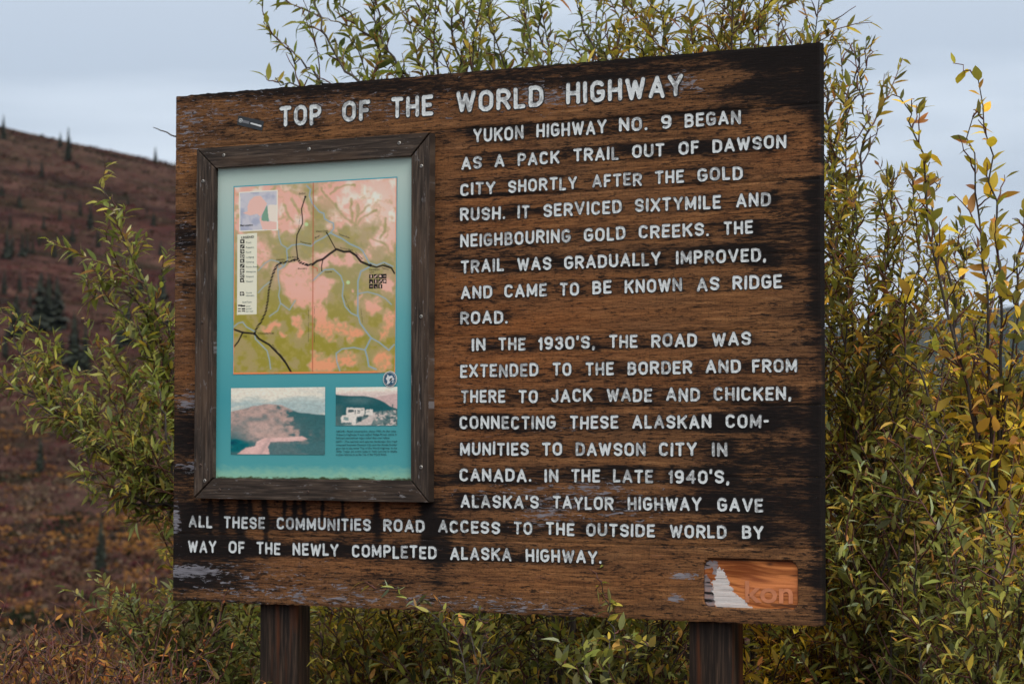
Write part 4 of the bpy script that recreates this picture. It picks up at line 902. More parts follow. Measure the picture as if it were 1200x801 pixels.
# ------------------------------------------------------------------ vegetation
rngv = np.random.default_rng(5)
LT_Y = np.array([0, .22, .50, .78, 1.0]); LT_W = np.array([.10, .80, 1.0, .60, .02])
def leaf_template(curl, fold, broad=1.0, twist=0.0):
    V = []; 
    for y, w in zip(LT_Y, LT_W):
        z = -curl*y*y; yy = y*(1-.15*abs(curl)); tw = twist*y
        for s in (-1, 0, 1):
            xx = s*w*.5*broad; zz_ = fold*.2*abs(s)*w*.5 + z
            V.append((xx*math.cos(tw), yy, zz_+.2*xx*math.sin(tw)))
    F = []
    for k in range(4):
        a = k*3
        F += [(a, a+1, a+4, a+3), (a+1, a+2, a+5, a+4)]
    return np.array(V), np.array(F)
TEMPL = [leaf_template(.18, .3), leaf_template(.5, .22, .9, .5), leaf_template(-.12, .4, 1.1, -.4), leaf_template(.8, .35, .85, -.7), leaf_template(.3, .1, 1.0, .9)]
def norm(v): return v/(np.linalg.norm(v, axis=-1, keepdims=True)+1e-9)
def tube(paths, radii, sides=5):
    """paths: list of (n,3); radii: list of (n,)"""
    VV = []; FF = []; base = 0
    for P, r in zip(paths, radii):
        P = np.asarray(P); n = len(P); T = np.gradient(P, axis=0); T = norm(T)
        ref = np.array([.31, .17, .93]); ref = ref if abs((T[0]*ref).sum()) < .93 else np.array([1., 0, 0])
        U = norm(np.cross(T, ref)); W = np.cross(T, U); a = np.arange(sides)*2*np.pi/sides
        V = P[:, None]+np.asarray(r)[:, None, None]*(np.cos(a)[None, :, None]*U[:, None]+np.sin(a)[None, :, None]*W[:, None])
        VV.append(V.reshape(-1, 3)); i, j = np.meshgrid(np.arange(n-1), np.arange(sides), indexing='ij'); j2 = (j+1) % sides
        FF.append(np.stack([base+i*sides+j, base+i*sides+j2, base+(i+1)*sides+j2, base+(i+1)*sides+j], -1).reshape(-1, 4)); base += n*sides
    return np.vstack(VV), np.vstack(FF)
PAL = {  # albedo of single leaves, several tints per kind with weights
 'green': [((.17,.19,.045), 5), ((.24,.25,.07), 3.5), ((.11,.13,.03), 3.5), ((.06,.075,.02), 2.5), ((.33,.26,.05), 1.8), ((.20,.10,.03), 1.4), ((.30,.32,.17), .9)],
 'olive': [((.19,.17,.030), 5), ((.29,.23,.035), 4), ((.10,.10,.022), 4), ((.055,.055,.016), 3), ((.40,.27,.035), 2.4), ((.32,.14,.03), 1.6), ((.12,.05,.02), 1.5), ((.30,.30,.15), .6)],
 'yellow': [((.46,.34,.03), 4), ((.56,.38,.04), 3), ((.24,.22,.035), 3.5), ((.50,.27,.07), 2), ((.13,.12,.028), 2.5), ((.30,.13,.04), 1.2)],
 'sage': [((.22,.24,.09), 5), ((.25,.27,.13), 3.5), ((.10,.12,.04), 4), ((.06,.07,.025), 2.5), ((.34,.30,.09), 1.5), ((.30,.17,.05), 1.2)],
 'fresh': [((.17,.18,.042), 5), ((.24,.25,.08), 3.5), ((.10,.105,.024), 4), ((.045,.05,.013), 3.5), ((.34,.26,.045), 3), ((.28,.32,.20), 1), ((.38,.20,.06), 1)],
 'rust': [((.22,.085,.022), 4), ((.28,.14,.035), 3), ((.14,.045,.016), 4), ((.26,.19,.045), 2.5), ((.06,.032,.014), 3)],
}
def pick(pal, n, rg):
    cs = np.array([c for c, w in PAL[pal]]); w = np.array([w for c, w in PAL[pal]]); k = rg.choice(len(cs), n, p=w/w.sum())
    return 1.32*cs[k]*rg.uniform(.62, 1.38, (n, 1))*rg.uniform(.9, 1.1, (n, 3))
LEAF_MESH = {}
def leaf_mesh_single(k):
    if k not in LEAF_MESH:
        V, F = TEMPL[k]; LEAF_MESH[k] = mesh_np('leaf', V, [F], [M_LEAFO], True)
    return LEAF_MESH[k]
BOARD_PX = [(206,113),(963,49),(966,734),(202,703)]
GRPL = 'single leaves'
def shrub(name, label, cat, group, base, stems, pal, leaf=.055, width=.26, twig=.30, step=.021, sub=.075, dens=1.6, seed=0, low=.22, singles=300, thick=.0075, tipleaf=1.0, upright=.32, droop=0.0, dead=.16, bare=()):
    """stems: list of (tip xyz, bow) or full point lists; every stem a branch of its own, leaves along its side shoots"""
    rg = np.random.default_rng(1000+seed)
    bz = float(ter(base[0], base[1])) - .03
    root = empty(name, (base[0], base[1], bz)); tag(root, label, cat, group)
    O = np.array([base[0], base[1], bz]); LP = []; LD = []; LS = []; LW = []
    def leaves_along(P, s0, size):
        seg = np.linalg.norm(np.diff(P, axis=0), axis=1); cum = np.concatenate([[0], np.cumsum(seg)]); Lt = cum[-1]
        if Lt < .03: return
        n = max(1, int((Lt*(1-s0))/step*dens)); s = Lt*s0+(np.arange(n)+rg.uniform(.1, .9, n))*Lt*(1-s0)/n
        X = np.stack([np.interp(s, cum, P[:, i]) for i in range(3)], 1)
        k = np.clip(np.searchsorted(cum, s)-1, 0, len(P)-2); T = norm(P[k+1]-P[k])
        side = norm(np.cross(T, rg.normal(size=(n, 3)))); D = norm(T*rg.uniform(.35, 1.1, (n, 1))+side*rg.uniform(.6, 1.1, (n, 1))+np.array([0, 0, .12-droop])*1.0)
        f = 1-.45*np.abs(s/Lt-.45); LP.append(X); LD.append(D); LS.append(size*1.17*f*rg.uniform(.6, 1.25, n))
        LW.append(np.full(n, width)*rg.uniform(.8, 1.25, n))
    for si, st in enumerate(stems):
        st = np.asarray(st, float)
        if st.ndim == 1:
            tip = st[:3]; b0 = O+np.array([rg.normal(0, .05), rg.normal(0, .05), 0]); h = tip-b0
            c1 = b0+np.array([h[0]*.18, h[1]*.18, h[2]*.45])+rg.normal(0, .15, 3); c2 = b0+np.array([h[0]*.62, h[1]*.62, h[2]*.78])+rg.normal(0, .17, 3)
            t = np.linspace(0, 1, 15)[:, None]; P = (1-t)**3*b0+3*(1-t)**2*t*c1+3*(1-t)*t*t*c2+t**3*tip
        else:
            Q = st; b0 = O; Q = np.vstack([b0, Q]); t = np.linspace(0, len(Q)-1, 4*len(Q)+2)
            # smooth through the points (Catmull-Rom)
            Qe = np.vstack([2*Q[0]-Q[1], Q, 2*Q[-1]-Q[-2]]); P = []
            for tt in t:
                i = min(int(tt), len(Q)-2); f = tt-i; p0, p1, p2, p3 = Qe[i], Qe[i+1], Qe[i+2], Qe[i+3]
                P.append(.5*((2*p1)+(-p0+p2)*f+(2*p0-5*p1+4*p2-p3)*f*f+(-p0+3*p1-3*p2+p3)*f**3))
            P = np.array(P)
        n = len(P); wob = rg.normal(0, .015 if si not in bare else .002, (n, 3)); wob[0] = 0; P = P+wob*np.linspace(0, 1, n)[:, None]
        seg = np.linalg.norm(np.diff(P, axis=0), axis=1); cum = np.concatenate([[0], np.cumsum(seg)]); Lt = cum[-1]
        paths = [P]; rad = [np.linspace(thick*(.7+.15*Lt), .0018, n)]; tp = []; tr = []
        nt = int(Lt*(1-low)/sub) if si not in bare else 0
        for k in range(nt):
            s = Lt*(low+(1-low)*(k+rg.uniform(0, 1))/nt); u = s/Lt
            X = np.array([np.interp(s, cum, P[:, i]) for i in range(3)]); kk = min(np.searchsorted(cum, s), n-1); T = norm(P[kk]-P[kk-1])
            side = norm(np.cross(T, rg.normal(size=3))); D = norm(T*rg.uniform(.5, 1.1)+side*rg.uniform(.5, 1.0)+np.array([0, 0, upright*rg.uniform(0, 1)]))
            ln = twig*rg.uniform(.35, 1.25)*(1.15-.75*u**2)*(2.1 if rg.uniform() < .13 else 1.0); m = 6
            tt = np.linspace(0, 1, m)[:, None]; Q = X+D*ln*tt+(np.array([0, 0, .3*upright])+rg.normal(0, .22, 3))*ln*tt**2+rg.normal(0, .007, (m, 3))*tt
            tp.append(Q); tr.append(np.linspace(.0036, .0013, m))
            if rg.uniform() > dead: leaves_along(Q, .12, leaf)
            if ln > .15 and rg.uniform() < .85:      # a side shoot of the twig
                j = rg.integers(2, 4); D2 = norm(D+rg.normal(0, .55, 3)+np.array([0, 0, .2])); Q2 = Q[j]+D2*ln*.55*tt; tp.append(Q2); tr.append(np.linspace(.0026, .0011, m)); leaves_along(Q2, .1, leaf*.9)
        if si not in bare: leaves_along(P, .55, leaf*tipleaf)
        V1, F1 = tube(paths, rad, 7); V2, F2 = tube(tp, tr, 4) if tp else (np.zeros((0, 3)), np.zeros((0, 4), int))
        me = mesh_np('branch', np.vstack([V1, V2])-O, [np.vstack([F1, F2+len(V1)])], [M_BARK, M_TWIG], True, mi=np.concatenate([np.zeros(len(F1)), np.ones(len(F2))]))
        link('branch', me, root)
    X = np.vstack(LP); D = np.vstack(LD); S = np.concatenate(LS); Wd = np.concatenate(LW); n = len(X)
    ref = norm(np.cross(D, np.array([0, 0, 1.])+rg.normal(0, .35, (n, 3)))); Nn = norm(np.cross(ref, D)); ref = norm(np.cross(D, Nn))
    C = pick(pal, n, rg); kt = rg.integers(0, len(TEMPL), n)
    px, py, dep = project(X+D*S[:, None]*.5)
    inb = (px > 204) & (px < 964) & (py > 113-(px-206)*.084) & (py < 703+(px-202)*.04) & (X[:, 1] > 0)
    Ppx = S*FPX/dep*np.sqrt(np.clip(1-(D@fw)**2, 0, 1)); vis = (px > -5) & (px < 1205) & (py > -5) & (py < 806) & ~inb & (Ppx >= 9)
    sc = np.where(vis, Ppx*(.6+.4/(dep/8)), -1); order = np.argsort(-sc); ns = int(min(singles, (sc > 0).sum())); one = order[:ns]; rest = order[ns:]
    for i in one:
        o = link('leaf', leaf_mesh_single(int(kt[i])), root)
        w = S[i]*Wd[i]; Mx = Matrix(((ref[i][0]*w, D[i][0]*S[i], Nn[i][0]*S[i], X[i][0]-O[0]), (ref[i][1]*w, D[i][1]*S[i], Nn[i][1]*S[i], X[i][1]-O[1]), (ref[i][2]*w, D[i][2]*S[i], Nn[i][2]*S[i], X[i][2]-O[2]), (0, 0, 0, 1)))
        o.matrix_basis = Mx; o.color = (*C[i], 1)
    VV = []; FF = []; CC = []; b = 0
    for k in range(len(TEMPL)):
        I = rest[kt[rest] == k]
        if not len(I): continue
        T, F = TEMPL[k]; sx = (S[I]*Wd[I])[:, None, None]; sy = S[I][:, None, None]
        V = X[I][:, None]-O + ref[I][:, None]*T[None, :, 0:1]*sx + D[I][:, None]*T[None, :, 1:2]*sy + Nn[I][:, None]*T[None, :, 2:3]*sy
        VV.append(V.reshape(-1, 3)); FF.append((F[None]+(np.arange(len(I))*len(T))[:, None, None]+b).reshape(-1, 4)); CC.append(np.repeat(C[I], len(T), 0)); b += len(I)*len(T)
    me = mesh_np('foliage', np.vstack(VV), [np.vstack(FF)], [M_LEAF], True); set_attr(me, 'tint', np.vstack(CC))
    f = link('foliage', me, root); tag(f, kind='stuff')
    STAT.append((label, n, ns)); return root
STAT = []
def base_at(px, Y):
    p = at(px, 600, Y); return (float(p[0]), float(p[1]))
def pt(px, py, Y): return at(px, py, Y)
def fan(rg_, base, pxs, ytop, Y, n, spread=.35, ymin=None):
    """tips spread over a pixel range at roughly distance Y behind the sign"""
    out = []
    for k in range(n):
        x = pxs[0]+(pxs[1]-pxs[0])*(k+rg_.random())/n; y = rg_.uniform(*ytop); out.append(pt(x, y, Y+rg_.uniform(-spread, spread)))
    return out
R0 = random.Random(21)
G_BACK = 'willow shrubs behind the sign'
#   above the board, left to right
b_ = base_at(560, 1.1)
st = [[pt(540,420,1.0), pt(430,150,.9), pt(372,92,.85), pt(338,60,.8), pt(309,26,.8)], [pt(520,400,1.0), pt(440,140,1.0), pt(400,70,1.0), pt(368,10,1.0), pt(345,-40,1.0)], [pt(550,420,1.1), pt(500,160,1.1), pt(462,80,1.1), pt(415,20,1.1), pt(375,-40,1.1)],
      [pt(560,400,1.1), pt(446,150,1.1), pt(442,60,1.1), pt(440,-10,1.1), pt(445,-60,1.1)], [pt(570,400,1.1), pt(500,150,1.1), pt(470,80,1.1), pt(436,20,1.1), pt(420,-60,1.1)], [pt(560,350,1.2), pt(515,100,1.2), pt(500,20,1.2), pt(505,-60,1.2)],
      [pt(470,240,.9), pt(400,120,.8), pt(360,104,.8), pt(318,92,.8)]]
st += fan(R0, b_, (400, 600), (-70, 60), 1.15, 6)
shrub('willow_shrub', 'green willow shrub rising behind the upper left of the sign, its shoots leaning left', 'shrub', G_BACK, b_, st, 'green', seed=1, low=.55, leaf=.064, twig=.22, sub=.085, step=.026, dens=1.4)
b_ = base_at(660, 1.3)
st = [[pt(640,400,1.2), pt(640,120,1.2), pt(622,50,1.2), pt(600,-20,1.2)], [pt(650,400,1.2), pt(560,130,1.3), pt(532,50,1.3), pt(520,-10,1.3), pt(500,-60,1.3)], [pt(660,380,1.3), pt(650,120,1.3), pt(638,40,1.3), pt(632,-60,1.3)], [pt(680,380,1.2), pt(695,90,1.2), pt(680,20,1.2), pt(668,-50,1.2)]]+fan(R0, b_, (520, 740), (-60, 70), 1.3, 12)
shrub('willow_shrub', 'green and bronze willow shrub behind the middle of the sign above the word WORLD', 'shrub', G_BACK, b_, st, 'green', seed=2, low=.55, leaf=.062, twig=.22, sub=.07, step=.026)
b_ = base_at(800, 1.3)
st = fan(R0, b_, (700, 910), (-60, 70), 1.25, 19)
shrub('willow_shrub', 'olive willow shrub behind the sign above the word HIGHWAY', 'shrub', G_BACK, b_, st, 'olive', seed=3, low=.5, leaf=.058, twig=.22, sub=.06, step=.023)
b_ = base_at(905, 1.6)
st = fan(R0, b_, (840, 985), (-50, 60), 1.5, 11)+[[pt(930,400,1.5), pt(985,150,1.4), pt(1000,110,1.4), pt(1010,60,1.4)], [pt(940,380,1.5), pt(975,200,1.4), pt(968,100,1.4), pt(965,20,1.4)], [pt(950,420,1.4), pt(1000,260,1.3), pt(1012,150,1.3), pt(1014,62,1.3)]]
shrub('willow_shrub', 'tall olive willow shrub behind the top right corner of the sign', 'shrub', G_BACK, b_, st, 'olive', seed=4, low=.35, leaf=.055, twig=.22, sub=.06, step=.024, dens=1.5)
#   right of the board
b_ = base_at(1010, 1.0)
st = fan(R0, b_, (968, 1080), (190, 420), 1.0, 12)+[[pt(1010,500,1.0), pt(1030,380,.9), pt(1040,300,.9), pt(1030,245,.9)], [pt(1020,520,1.0), pt(985,350,1.0), pt(972,240,1.0), pt(985,150,1.0)]]
shrub('willow_shrub', 'dense olive willow shrub standing close against the right edge of the sign', 'shrub', G_BACK, b_, st, 'olive', seed=5, low=.22, leaf=.052, twig=.27, sub=.055, step=.022)
b_ = base_at(1165, .8)
st = [[pt(1150,640,.7), pt(1140,480,.6), pt(1100,330,.5), pt(1075,180,.5), pt(1053,108,.5)], [pt(1165,600,.7), pt(1172,400,.6), pt(1168,250,.6), pt(1148,95,.6)], [pt(1160,600,.7), pt(1160,420,.6), pt(1150,260,.6), pt(1130,140,.6)], [pt(1150,560,.7), pt(1120,400,.6), pt(1092,250,.6), pt(1080,190,.6)],
      [pt(1170,560,.7), pt(1190,420,.6), pt(1204,240,.6)], [pt(1160,640,.6), pt(1110,520,.5), pt(1070,420,.45), pt(1058,330,.4)]]
shrub('willow_shrub', 'tall sparse willow with large yellow leaves at the right side', 'shrub', G_BACK, b_, st, 'yellow', seed=6, low=.35, leaf=.062, width=.44, twig=.20, sub=.095, step=.034, dens=1.15, upright=.4)
b_ = base_at(1120, 1.7)
st = fan(R0, b_, (1040, 1215), (270, 460), 1.6, 15)
shrub('willow_shrub', 'olive willow thicket at the right below the tall yellow leaved stems', 'shrub', G_BACK, b_, st, 'olive', seed=7, low=.2, leaf=.052, twig=.30, sub=.055, step=.022)
b_ = base_at(1215, 1.2)
st = fan(R0, b_, (1150, 1290), (330, 560), 1.1, 11)
shrub('willow_shrub', 'yellow green willow shrub cut off by the right margin', 'shrub', G_BACK, b_, st, 'yellow', seed=8, low=.15, leaf=.055, width=.30, twig=.30, sub=.06, step=.025)
b_ = base_at(1045, .55)
st = fan(R0, b_, (975, 1120), (500, 640), .45, 15, .25)
shrub('willow_shrub', 'low fresh green willow in front at the lower right of the sign', 'shrub', 'low willows round the foot of the sign', b_, st, 'fresh', seed=9, low=.1, leaf=.052, width=.27, twig=.24, sub=.055, step=.026, droop=.15)
b_ = base_at(1165, .2)
st = fan(R0, b_, (1100, 1230), (590, 740), .1, 13, .25)
shrub('willow_shrub', 'low green willow in the bottom right corner with some rusty leaves', 'shrub', 'low willows round the foot of the sign', b_, st, 'fresh', seed=10, low=.1, leaf=.052, width=.27, twig=.24, sub=.055, step=.026, droop=.15)
b_ = base_at(1090, 2.3)
st = fan(R0, b_, (990, 1210), (430, 640), 2.2, 18, .4)
shrub('willow_shrub', 'shaded willow thicket farthest back at the right', 'shrub', G_BACK, b_, st, 'olive', seed=11, low=.08, leaf=.055, twig=.34, sub=.055, step=.024, singles=60)
#   left of the board
b_ = base_at(255, 1.3)
st = [[pt(250,540,1.2), pt(215,430,1.1), pt(190,370,1.05), pt(160,310,1.0), pt(121,212,1.0)], [pt(240,560,1.2), pt(205,480,1.1), pt(185,400,1.1), pt(150,330,1.0), pt(132,290,1.0)], [pt(240,560,1.2), pt(200,450,1.1), pt(168,400,1.0), pt(124,350,1.0), pt(104,330,1.0)],
      [pt(240,600,1.1), pt(190,500,1.0), pt(150,440,.95), pt(110,395,.9)], [pt(235,600,1.1), pt(205,520,1.1), pt(200,440,1.1), pt(186,380,1.1)], [pt(240,620,1.1), pt(180,560,1.0), pt(140,520,.9), pt(150,450,.9)], [pt(235,600,1.1), pt(205,500,1.1), pt(178,430,1.1), pt(140,380,1.1)], [pt(262,420,1.2), pt(250,260,1.1), pt(222,172,1.0), pt(200,158,1.0), pt(180,149,1.0)]]
shrub('willow_shrub', 'green willow spray leaning out past the left edge of the sign', 'shrub', 'willow shrubs left of the sign', b_, st, 'green', seed=12, bare=(7,), low=.40, leaf=.060, twig=.23, sub=.052, step=.023, upright=.5)
b_ = base_at(330, 1.0); q0 = pt(240,640,.9)
st = [[q0, pt(205,580,.85), pt(130,530,.8), pt(62,470,.8), pt(22,410,.8), pt(12,362,.8)], [q0, pt(180,560,.8), pt(118,525,.8), pt(80,470,.8), pt(50,430,.8)], [q0, pt(205,575,.85), pt(120,522,.75), pt(60,485,.7), pt(20,455,.7), pt(-25,420,.7)], [q0, pt(178,560,.8), pt(142,500,.75), pt(120,440,.7)],
      [q0, pt(160,585,.75), pt(122,560,.7), pt(96,520,.7)], [q0, pt(195,590,.8), pt(168,520,.8), pt(160,470,.8)], [q0, pt(160,590,.8), pt(104,572,.75)], [q0, pt(200,570,.8), pt(110,515,.8), pt(45,465,.8), pt(0,440,.8), pt(-20,380,.8)], [q0, pt(205,560,.8), pt(188,480,.8), pt(180,430,.8)], [q0, pt(150,560,.8), pt(96,505,.8), pt(62,440,.8), pt(40,400,.8)]]
shrub('willow_shrub', 'willow with one long dark bough reaching to the left margin', 'shrub', 'willow shrubs left of the sign', b_, st, 'green', seed=13, low=.50, leaf=.056, twig=.23, sub=.055, step=.022, thick=.010)
b_ = base_at(235, .7)
st = fan(R0, b_, (135, 330), (655, 770), .6, 19, .25)
shrub('willow_shrub', 'dense grey green willow at the lower left corner of the sign', 'shrub', 'low willows round the foot of the sign', b_, st, 'sage', seed=14, low=.12, leaf=.055, twig=.24, sub=.05, step=.021)
b_ = base_at(290, 1.6)
st = fan(R0, b_, (200, 330), (560, 700), 1.4, 11, .3)
shrub('willow_shrub', 'olive willow in the gap between the left post and the long bough', 'shrub', 'willow shrubs left of the sign', b_, st, 'olive', seed=15, low=.15, leaf=.052, twig=.28, sub=.055, step=.022, singles=150)
#   beneath the board
for k, (bx_, Y, r, pal, lab) in enumerate(((430, .55, (350, 520), 'olive', 'low tangled olive willow under the sign just right of the left post'), (590, .5, (500, 690), 'fresh', 'low green willow under the middle of the sign'), (745, .5, (680, 830), 'fresh', 'low broad leaved willow under the sign beside the right post'), (920, .7, (850, 1000), 'yellow', 'low willow with yellowing leaves under the right corner of the sign'))):
    b_ = base_at(bx_, Y); st = fan(R0, b_, r, (690, 775), Y, 18, .3)
    shrub('willow_shrub', lab, 'shrub', 'low willows round the foot of the sign', b_, st, pal, seed=20+k, low=.1, leaf=.053, width=.28, twig=.22, sub=.055, step=.027, droop=.1)
for k, (bx_, r, yy_, lab) in enumerate(((450, (330, 640), 2.2, 'dark willow thicket seen behind the left post under the sign'), (740, (600, 960), 2.2, 'dark willow thicket seen behind the right post under the sign'), (620, (300, 980), 3.3, 'rearmost willow thicket glimpsed between the two posts'), (1110, (960, 1240), 3.4, 'rearmost willow thicket behind the bushes at the right'))):
    b_ = base_at(bx_, yy_); st = fan(R0, b_, r, (600, 720) if k < 3 else (450, 620), yy_-.2, 24, .5)
    shrub('willow_shrub', lab, 'shrub', G_BACK, b_, st, 'olive', seed=30+k, low=.08, leaf=.052, twig=.36, sub=.055, step=.024, singles=60)
# sprigs that come up in front of the planks
b_ = base_at(700, -.32)
st = [[pt(712,790,-.2), pt(716,745,-.14), pt(713,712,-.12), pt(706,688,-.11)], [pt(712,790,-.2), pt(700,770,-.16), pt(688,745,-.14)], [pt(730,800,-.2), pt(742,770,-.2), pt(748,745,-.2)], [pt(690,800,-.2), pt(672,780,-.2), pt(650,752,-.2)]]
shrub('willow_sprig', 'leafy willow sprig standing up in front of the lowest plank', 'sprig', 'sprigs in front of the planks', b_, st, 'fresh', seed=40, low=.60, leaf=.055, width=.36, twig=.10, sub=.09, step=.03, thick=.003)
b_ = base_at(530, -.30)
st = [[pt(545,790,-.2), pt(505,722,-.12), pt(482,700,-.10), pt(440,688,-.09)], [pt(560,790,-.2), pt(535,730,-.14), pt(512,706,-.12)], [pt(560,790,-.2), pt(575,745,-.16), pt(560,715,-.14)]]
shrub('willow_sprig', 'thin willow twig lying across the lowest plank, pointing left', 'sprig', 'sprigs in front of the planks', b_, st, 'fresh', seed=41, low=.60, leaf=.050, width=.26, twig=.08, sub=.12, step=.04, thick=.003)
# rusty dwarf birches in the lower left corner
for k, (bx_, Y, r, yt, lab) in enumerate(((20, -.2, (-30, 60), (758, 795), 'low rust orange dwarf birch in the bottom left corner'), (95, .2, (50, 130), (742, 795), 'low orange dwarf birch beside the grey green willow'), (165, -.3, (110, 240), (770, 805), 'low yellow brown dwarf birch in front of the grey green willow'))):
    b_ = base_at(bx_, Y); st = fan(R0, b_, r, yt, Y, 16, .3)
    shrub('dwarf_birch', lab, 'shrub', 'dwarf birches at the lower left', b_, st, 'rust', seed=50+k, low=.3, dens=.6, leaf=.034, width=.34, twig=.20, sub=.045, step=.018)

# ---- spruces on the far slope
def spruce_mesh(seed, H=1.0, slim=.30):
    rg = np.random.default_rng(seed); V = []; F = []; b = 0; n = 17
    for k in range(n):
        u = k/(n-1); z = .07+.90*u; R = slim*.5*(1-u)**.8*rg.uniform(.75, 1.15)+.012; m = int(11-6*u)
        for j in range(m):
            a = 2*np.pi*(j+rg.uniform(0, 1))/m; r = R*rg.uniform(.6, 1.2); c, s = math.cos(a), math.sin(a); w = r*.42+.01; dz = -r*rg.uniform(.25, .7)
            V += [(0, 0, z+.035), (c*r*.55-s*w, s*r*.55+c*w, z+dz*.4), (c*r, s*r, z+dz), (c*r*.55+s*w, s*r*.55-c*w, z+dz*.4), (c*r*.5, s*r*.5, z+dz*.4-.03)]
            F += [(b, b+1, b+4), (b+1, b+2, b+4), (b+2, b+3, b+4), (b+3, b, b+4), (b, b+3, b+2), (b, b+2, b+1)]; b += 5
    V += [(-.004, 0, .96), (.004, 0, .96), (0, 0, 1.03)]; F += [(b, b+1, b+2)]
    return np.array(V), np.array(F)
def trunk_mesh():
    a = np.arange(7)*2*np.pi/7; z = np.linspace(-.06, .95, 6); P = [(math.cos(t)*.02*(1.05-zz_), math.sin(t)*.02*(1.05-zz_), zz_) for zz_ in z for t in a]
    F = [(i*7+j, i*7+(j+1) % 7, (i+1)*7+(j+1) % 7, (i+1)*7+j) for i in range(5) for j in range(7)]; return np.array(P), np.array(F)
CR = []; ALL = []
TV, TF = trunk_mesh(); TM = mesh_np('trunk', TV, [TF], [M_TRUNK], True)
for s in range(4):
    V, F = spruce_mesh(60+s, 1, (.34, .42, .28, .50)[s]); CR.append(mesh_np('crown', V, [F], [M_CROWN]))
    ALL.append(mesh_np('spruce_tree', np.vstack([V, TV]), [F, TF+len(V)], [M_CROWN, M_TRUNK], mi=np.concatenate([np.zeros(len(F)), np.ones(len(TF))])))
small = [(4,163,24,2),(70.5,171,14,1),(80,189,33,2),(49,207,18,0),(34,196,12,2),(23,244,17,1),(2,230,14,3),(92,199,9,3),(89,197,7,3),(70,258,17,2),(94,253,17,0),(106,269,27,0),(51,268,14,1),(46,289,14,2),(85,285,20,2),(180,265,16,1),(188,300,16,0),(32,300,22,2),(38,300,18,0),(64,304,22,2),(26,302,24,1),(82,311,23,0),(115,290,22,2),(23,343,22,2),(133,262,8,1),(139,248,12,2),(76,232,8,3),(150,240,10,1),(12,268,16,0),(8,304,30,1),(14,300,24,2),(56,352,20,1),(120,340,26,2),(165,345,30,0),(190,352,34,1),(140,300,14,2),(160,290,13,0),(100,330,18,1),(172,250,9,2),(196,380,24,0),(35,360,22,2),(5,345,24,0)]
for i, (x, y, h, k) in enumerate(small):
    p, t = ray_ground(x, y); s = 1.2*h/FPX*t
    o = bpy.data.objects.new('spruce_tree', ALL[k]); COL.objects.link(o); o.location = p; o.scale = (s, s, s); o.rotation_euler = (0, 0, R0.random()*6)
    tag(o, 'small dark spruce standing alone on the reddish hillside, one of many scattered there', 'tree', 'small spruces scattered over the hillside')
def big_spruce(x, y, h, k, label, group=None, t_=None):
    p, t = ray_ground(x, y); s = h/FPX*t; r = empty('spruce_tree', p); r.scale = (s, s, s); r.rotation_euler = (0, 0, R0.random()*6); tag(r, label, 'tree', group)
    link('trunk', TM, r); link('crown', CR[k], r); return r
big_spruce(182,190,19,0, 'pointed spruce standing on the skyline by the left edge of the sign')
G = 'larger spruces low on the hillside'
for (x, y, h, k, lab) in ((47,388,70,3,'left spruce of the close dark trio on the hillside'),(57,387,66,3,'middle spruce of the close dark trio on the hillside'),(67,385,60,3,'right spruce of the close dark trio on the hillside'),(19,395,52,3,'broad spruce left of the dark trio'),(87,430,66,1,'slim dark spruce low on the slope right of the trio'),
      (100,436,58,0,'narrower spruce beside the slim dark one low on the slope'),(72,428,34,3,'short spruce below the dark trio'),(140,412,46,0,'spruce half hidden behind the willow spray'),(150,405,52,1,'spruce behind the willow leaves near the sign'),(47,553,46,2,'faint thin spruce on the flat above the long bough'),(118,670,66,2,'very thin small spruce standing alone on the valley floor'),(6,420,34,0,'spruce at the left margin above the bough')):
    big_spruce(x, y, h, k, lab, G)

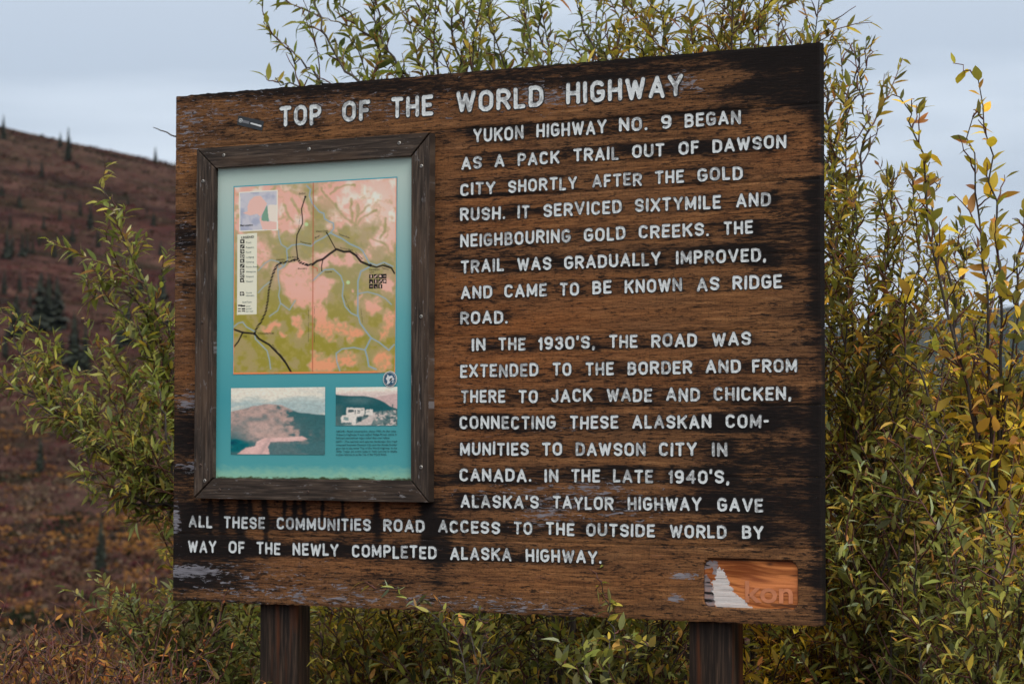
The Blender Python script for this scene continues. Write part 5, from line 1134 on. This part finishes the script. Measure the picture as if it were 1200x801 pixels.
# ---- dwarf shrubs of the slope: one uncountable cover
rg = np.random.default_rng(3); n = 24000
az = np.radians(rg.uniform(-46, -36, n)); d = 45*(900/45)**rg.uniform(0, 1, n); x = CX+d*np.sin(az); y = CY+d*np.cos(az); z = ter(x, y)
V = []; sz = rg.uniform(.12, .55, n)*(1+d/420); m = 8
a = rg.uniform(0, 6.28, (n, m)); el = rg.uniform(.1, 1.2, (n, m)); rr = rg.uniform(.4, 1.1, (n, m))*sz[:, None]
c = np.stack([x[:, None]+rr*np.cos(a)*np.cos(el)*1.5, y[:, None]+rr*np.sin(a)*np.cos(el)*1.5, z[:, None]+rr*np.sin(el)*.55], -1).reshape(-1, 3)
S = np.repeat(sz, m)*.27; k = len(c); A1 = norm(rg.normal(size=(k, 3))); A2 = norm(np.cross(A1, rg.normal(size=(k, 3))))
V = np.stack([c-A1*S[:, None], c+A2*S[:, None]*.7, c+A1*S[:, None], c-A2*S[:, None]*.7], 1).reshape(-1, 3); F = np.arange(k*4).reshape(-1, 4)
pals = np.array([(.030,.017,.016),(.056,.025,.023),(.074,.044,.030),(.20,.095,.030),(.016,.020,.011),(.115,.084,.058),(.078,.022,.025)]); hgt = np.clip(z/60, 0, 1)
pk = fbm(x/30, y/30, 77, 3); idx = np.where(rg.random(n) < .5, np.clip((pk*9-1).astype(int), 0, 6), rg.integers(0, 7, n)); idx = np.where((idx == 3) & (z > 10), 1, idx); 
Cc = np.repeat(pals[idx]*rg.uniform(.6, 1.2, (n, 1)), m*4, 0)
me = mesh_np('tundra_shrub_cover', V, [F], [M_TUFT]); set_attr(me, 'tint', Cc)
tag(link('tundra_shrub_cover', me), 'knee high maroon and ochre dwarf shrubs covering the slope', 'ground cover', kind='stuff')
# ---- leaf litter and grass under the shrubs
n = 9000; x = rg.uniform(-4, 5, n); y = rg.uniform(-1.6, 4.5, n); z = ter(x, y)+rg.uniform(0, .09, n); c = np.stack([x, y, z], 1); S = rg.uniform(.015, .04, n)
A1 = norm(rg.normal(size=(n, 3))*np.array([1, 1, .5])); A2 = norm(np.cross(A1, rg.normal(size=(n, 3)))); V = np.stack([c-A1*S[:, None], c+A2*S[:, None]*.35, c+A1*S[:, None], c-A2*S[:, None]*.35], 1).reshape(-1, 3)
me = mesh_np('leaf_litter', V, [np.arange(n*4).reshape(-1, 4)], [M_TUFT]); set_attr(me, 'tint', np.repeat(pick('rust', n, rg)*.6, 4, 0)); tag(link('leaf_litter', me), 'brown and yellow fallen leaves under the willows', 'leaf litter', kind='stuff')
print('LEAVES', sum(s[1] for s in STAT), sum(s[2] for s in STAT)); 
for s in STAT: print(s)
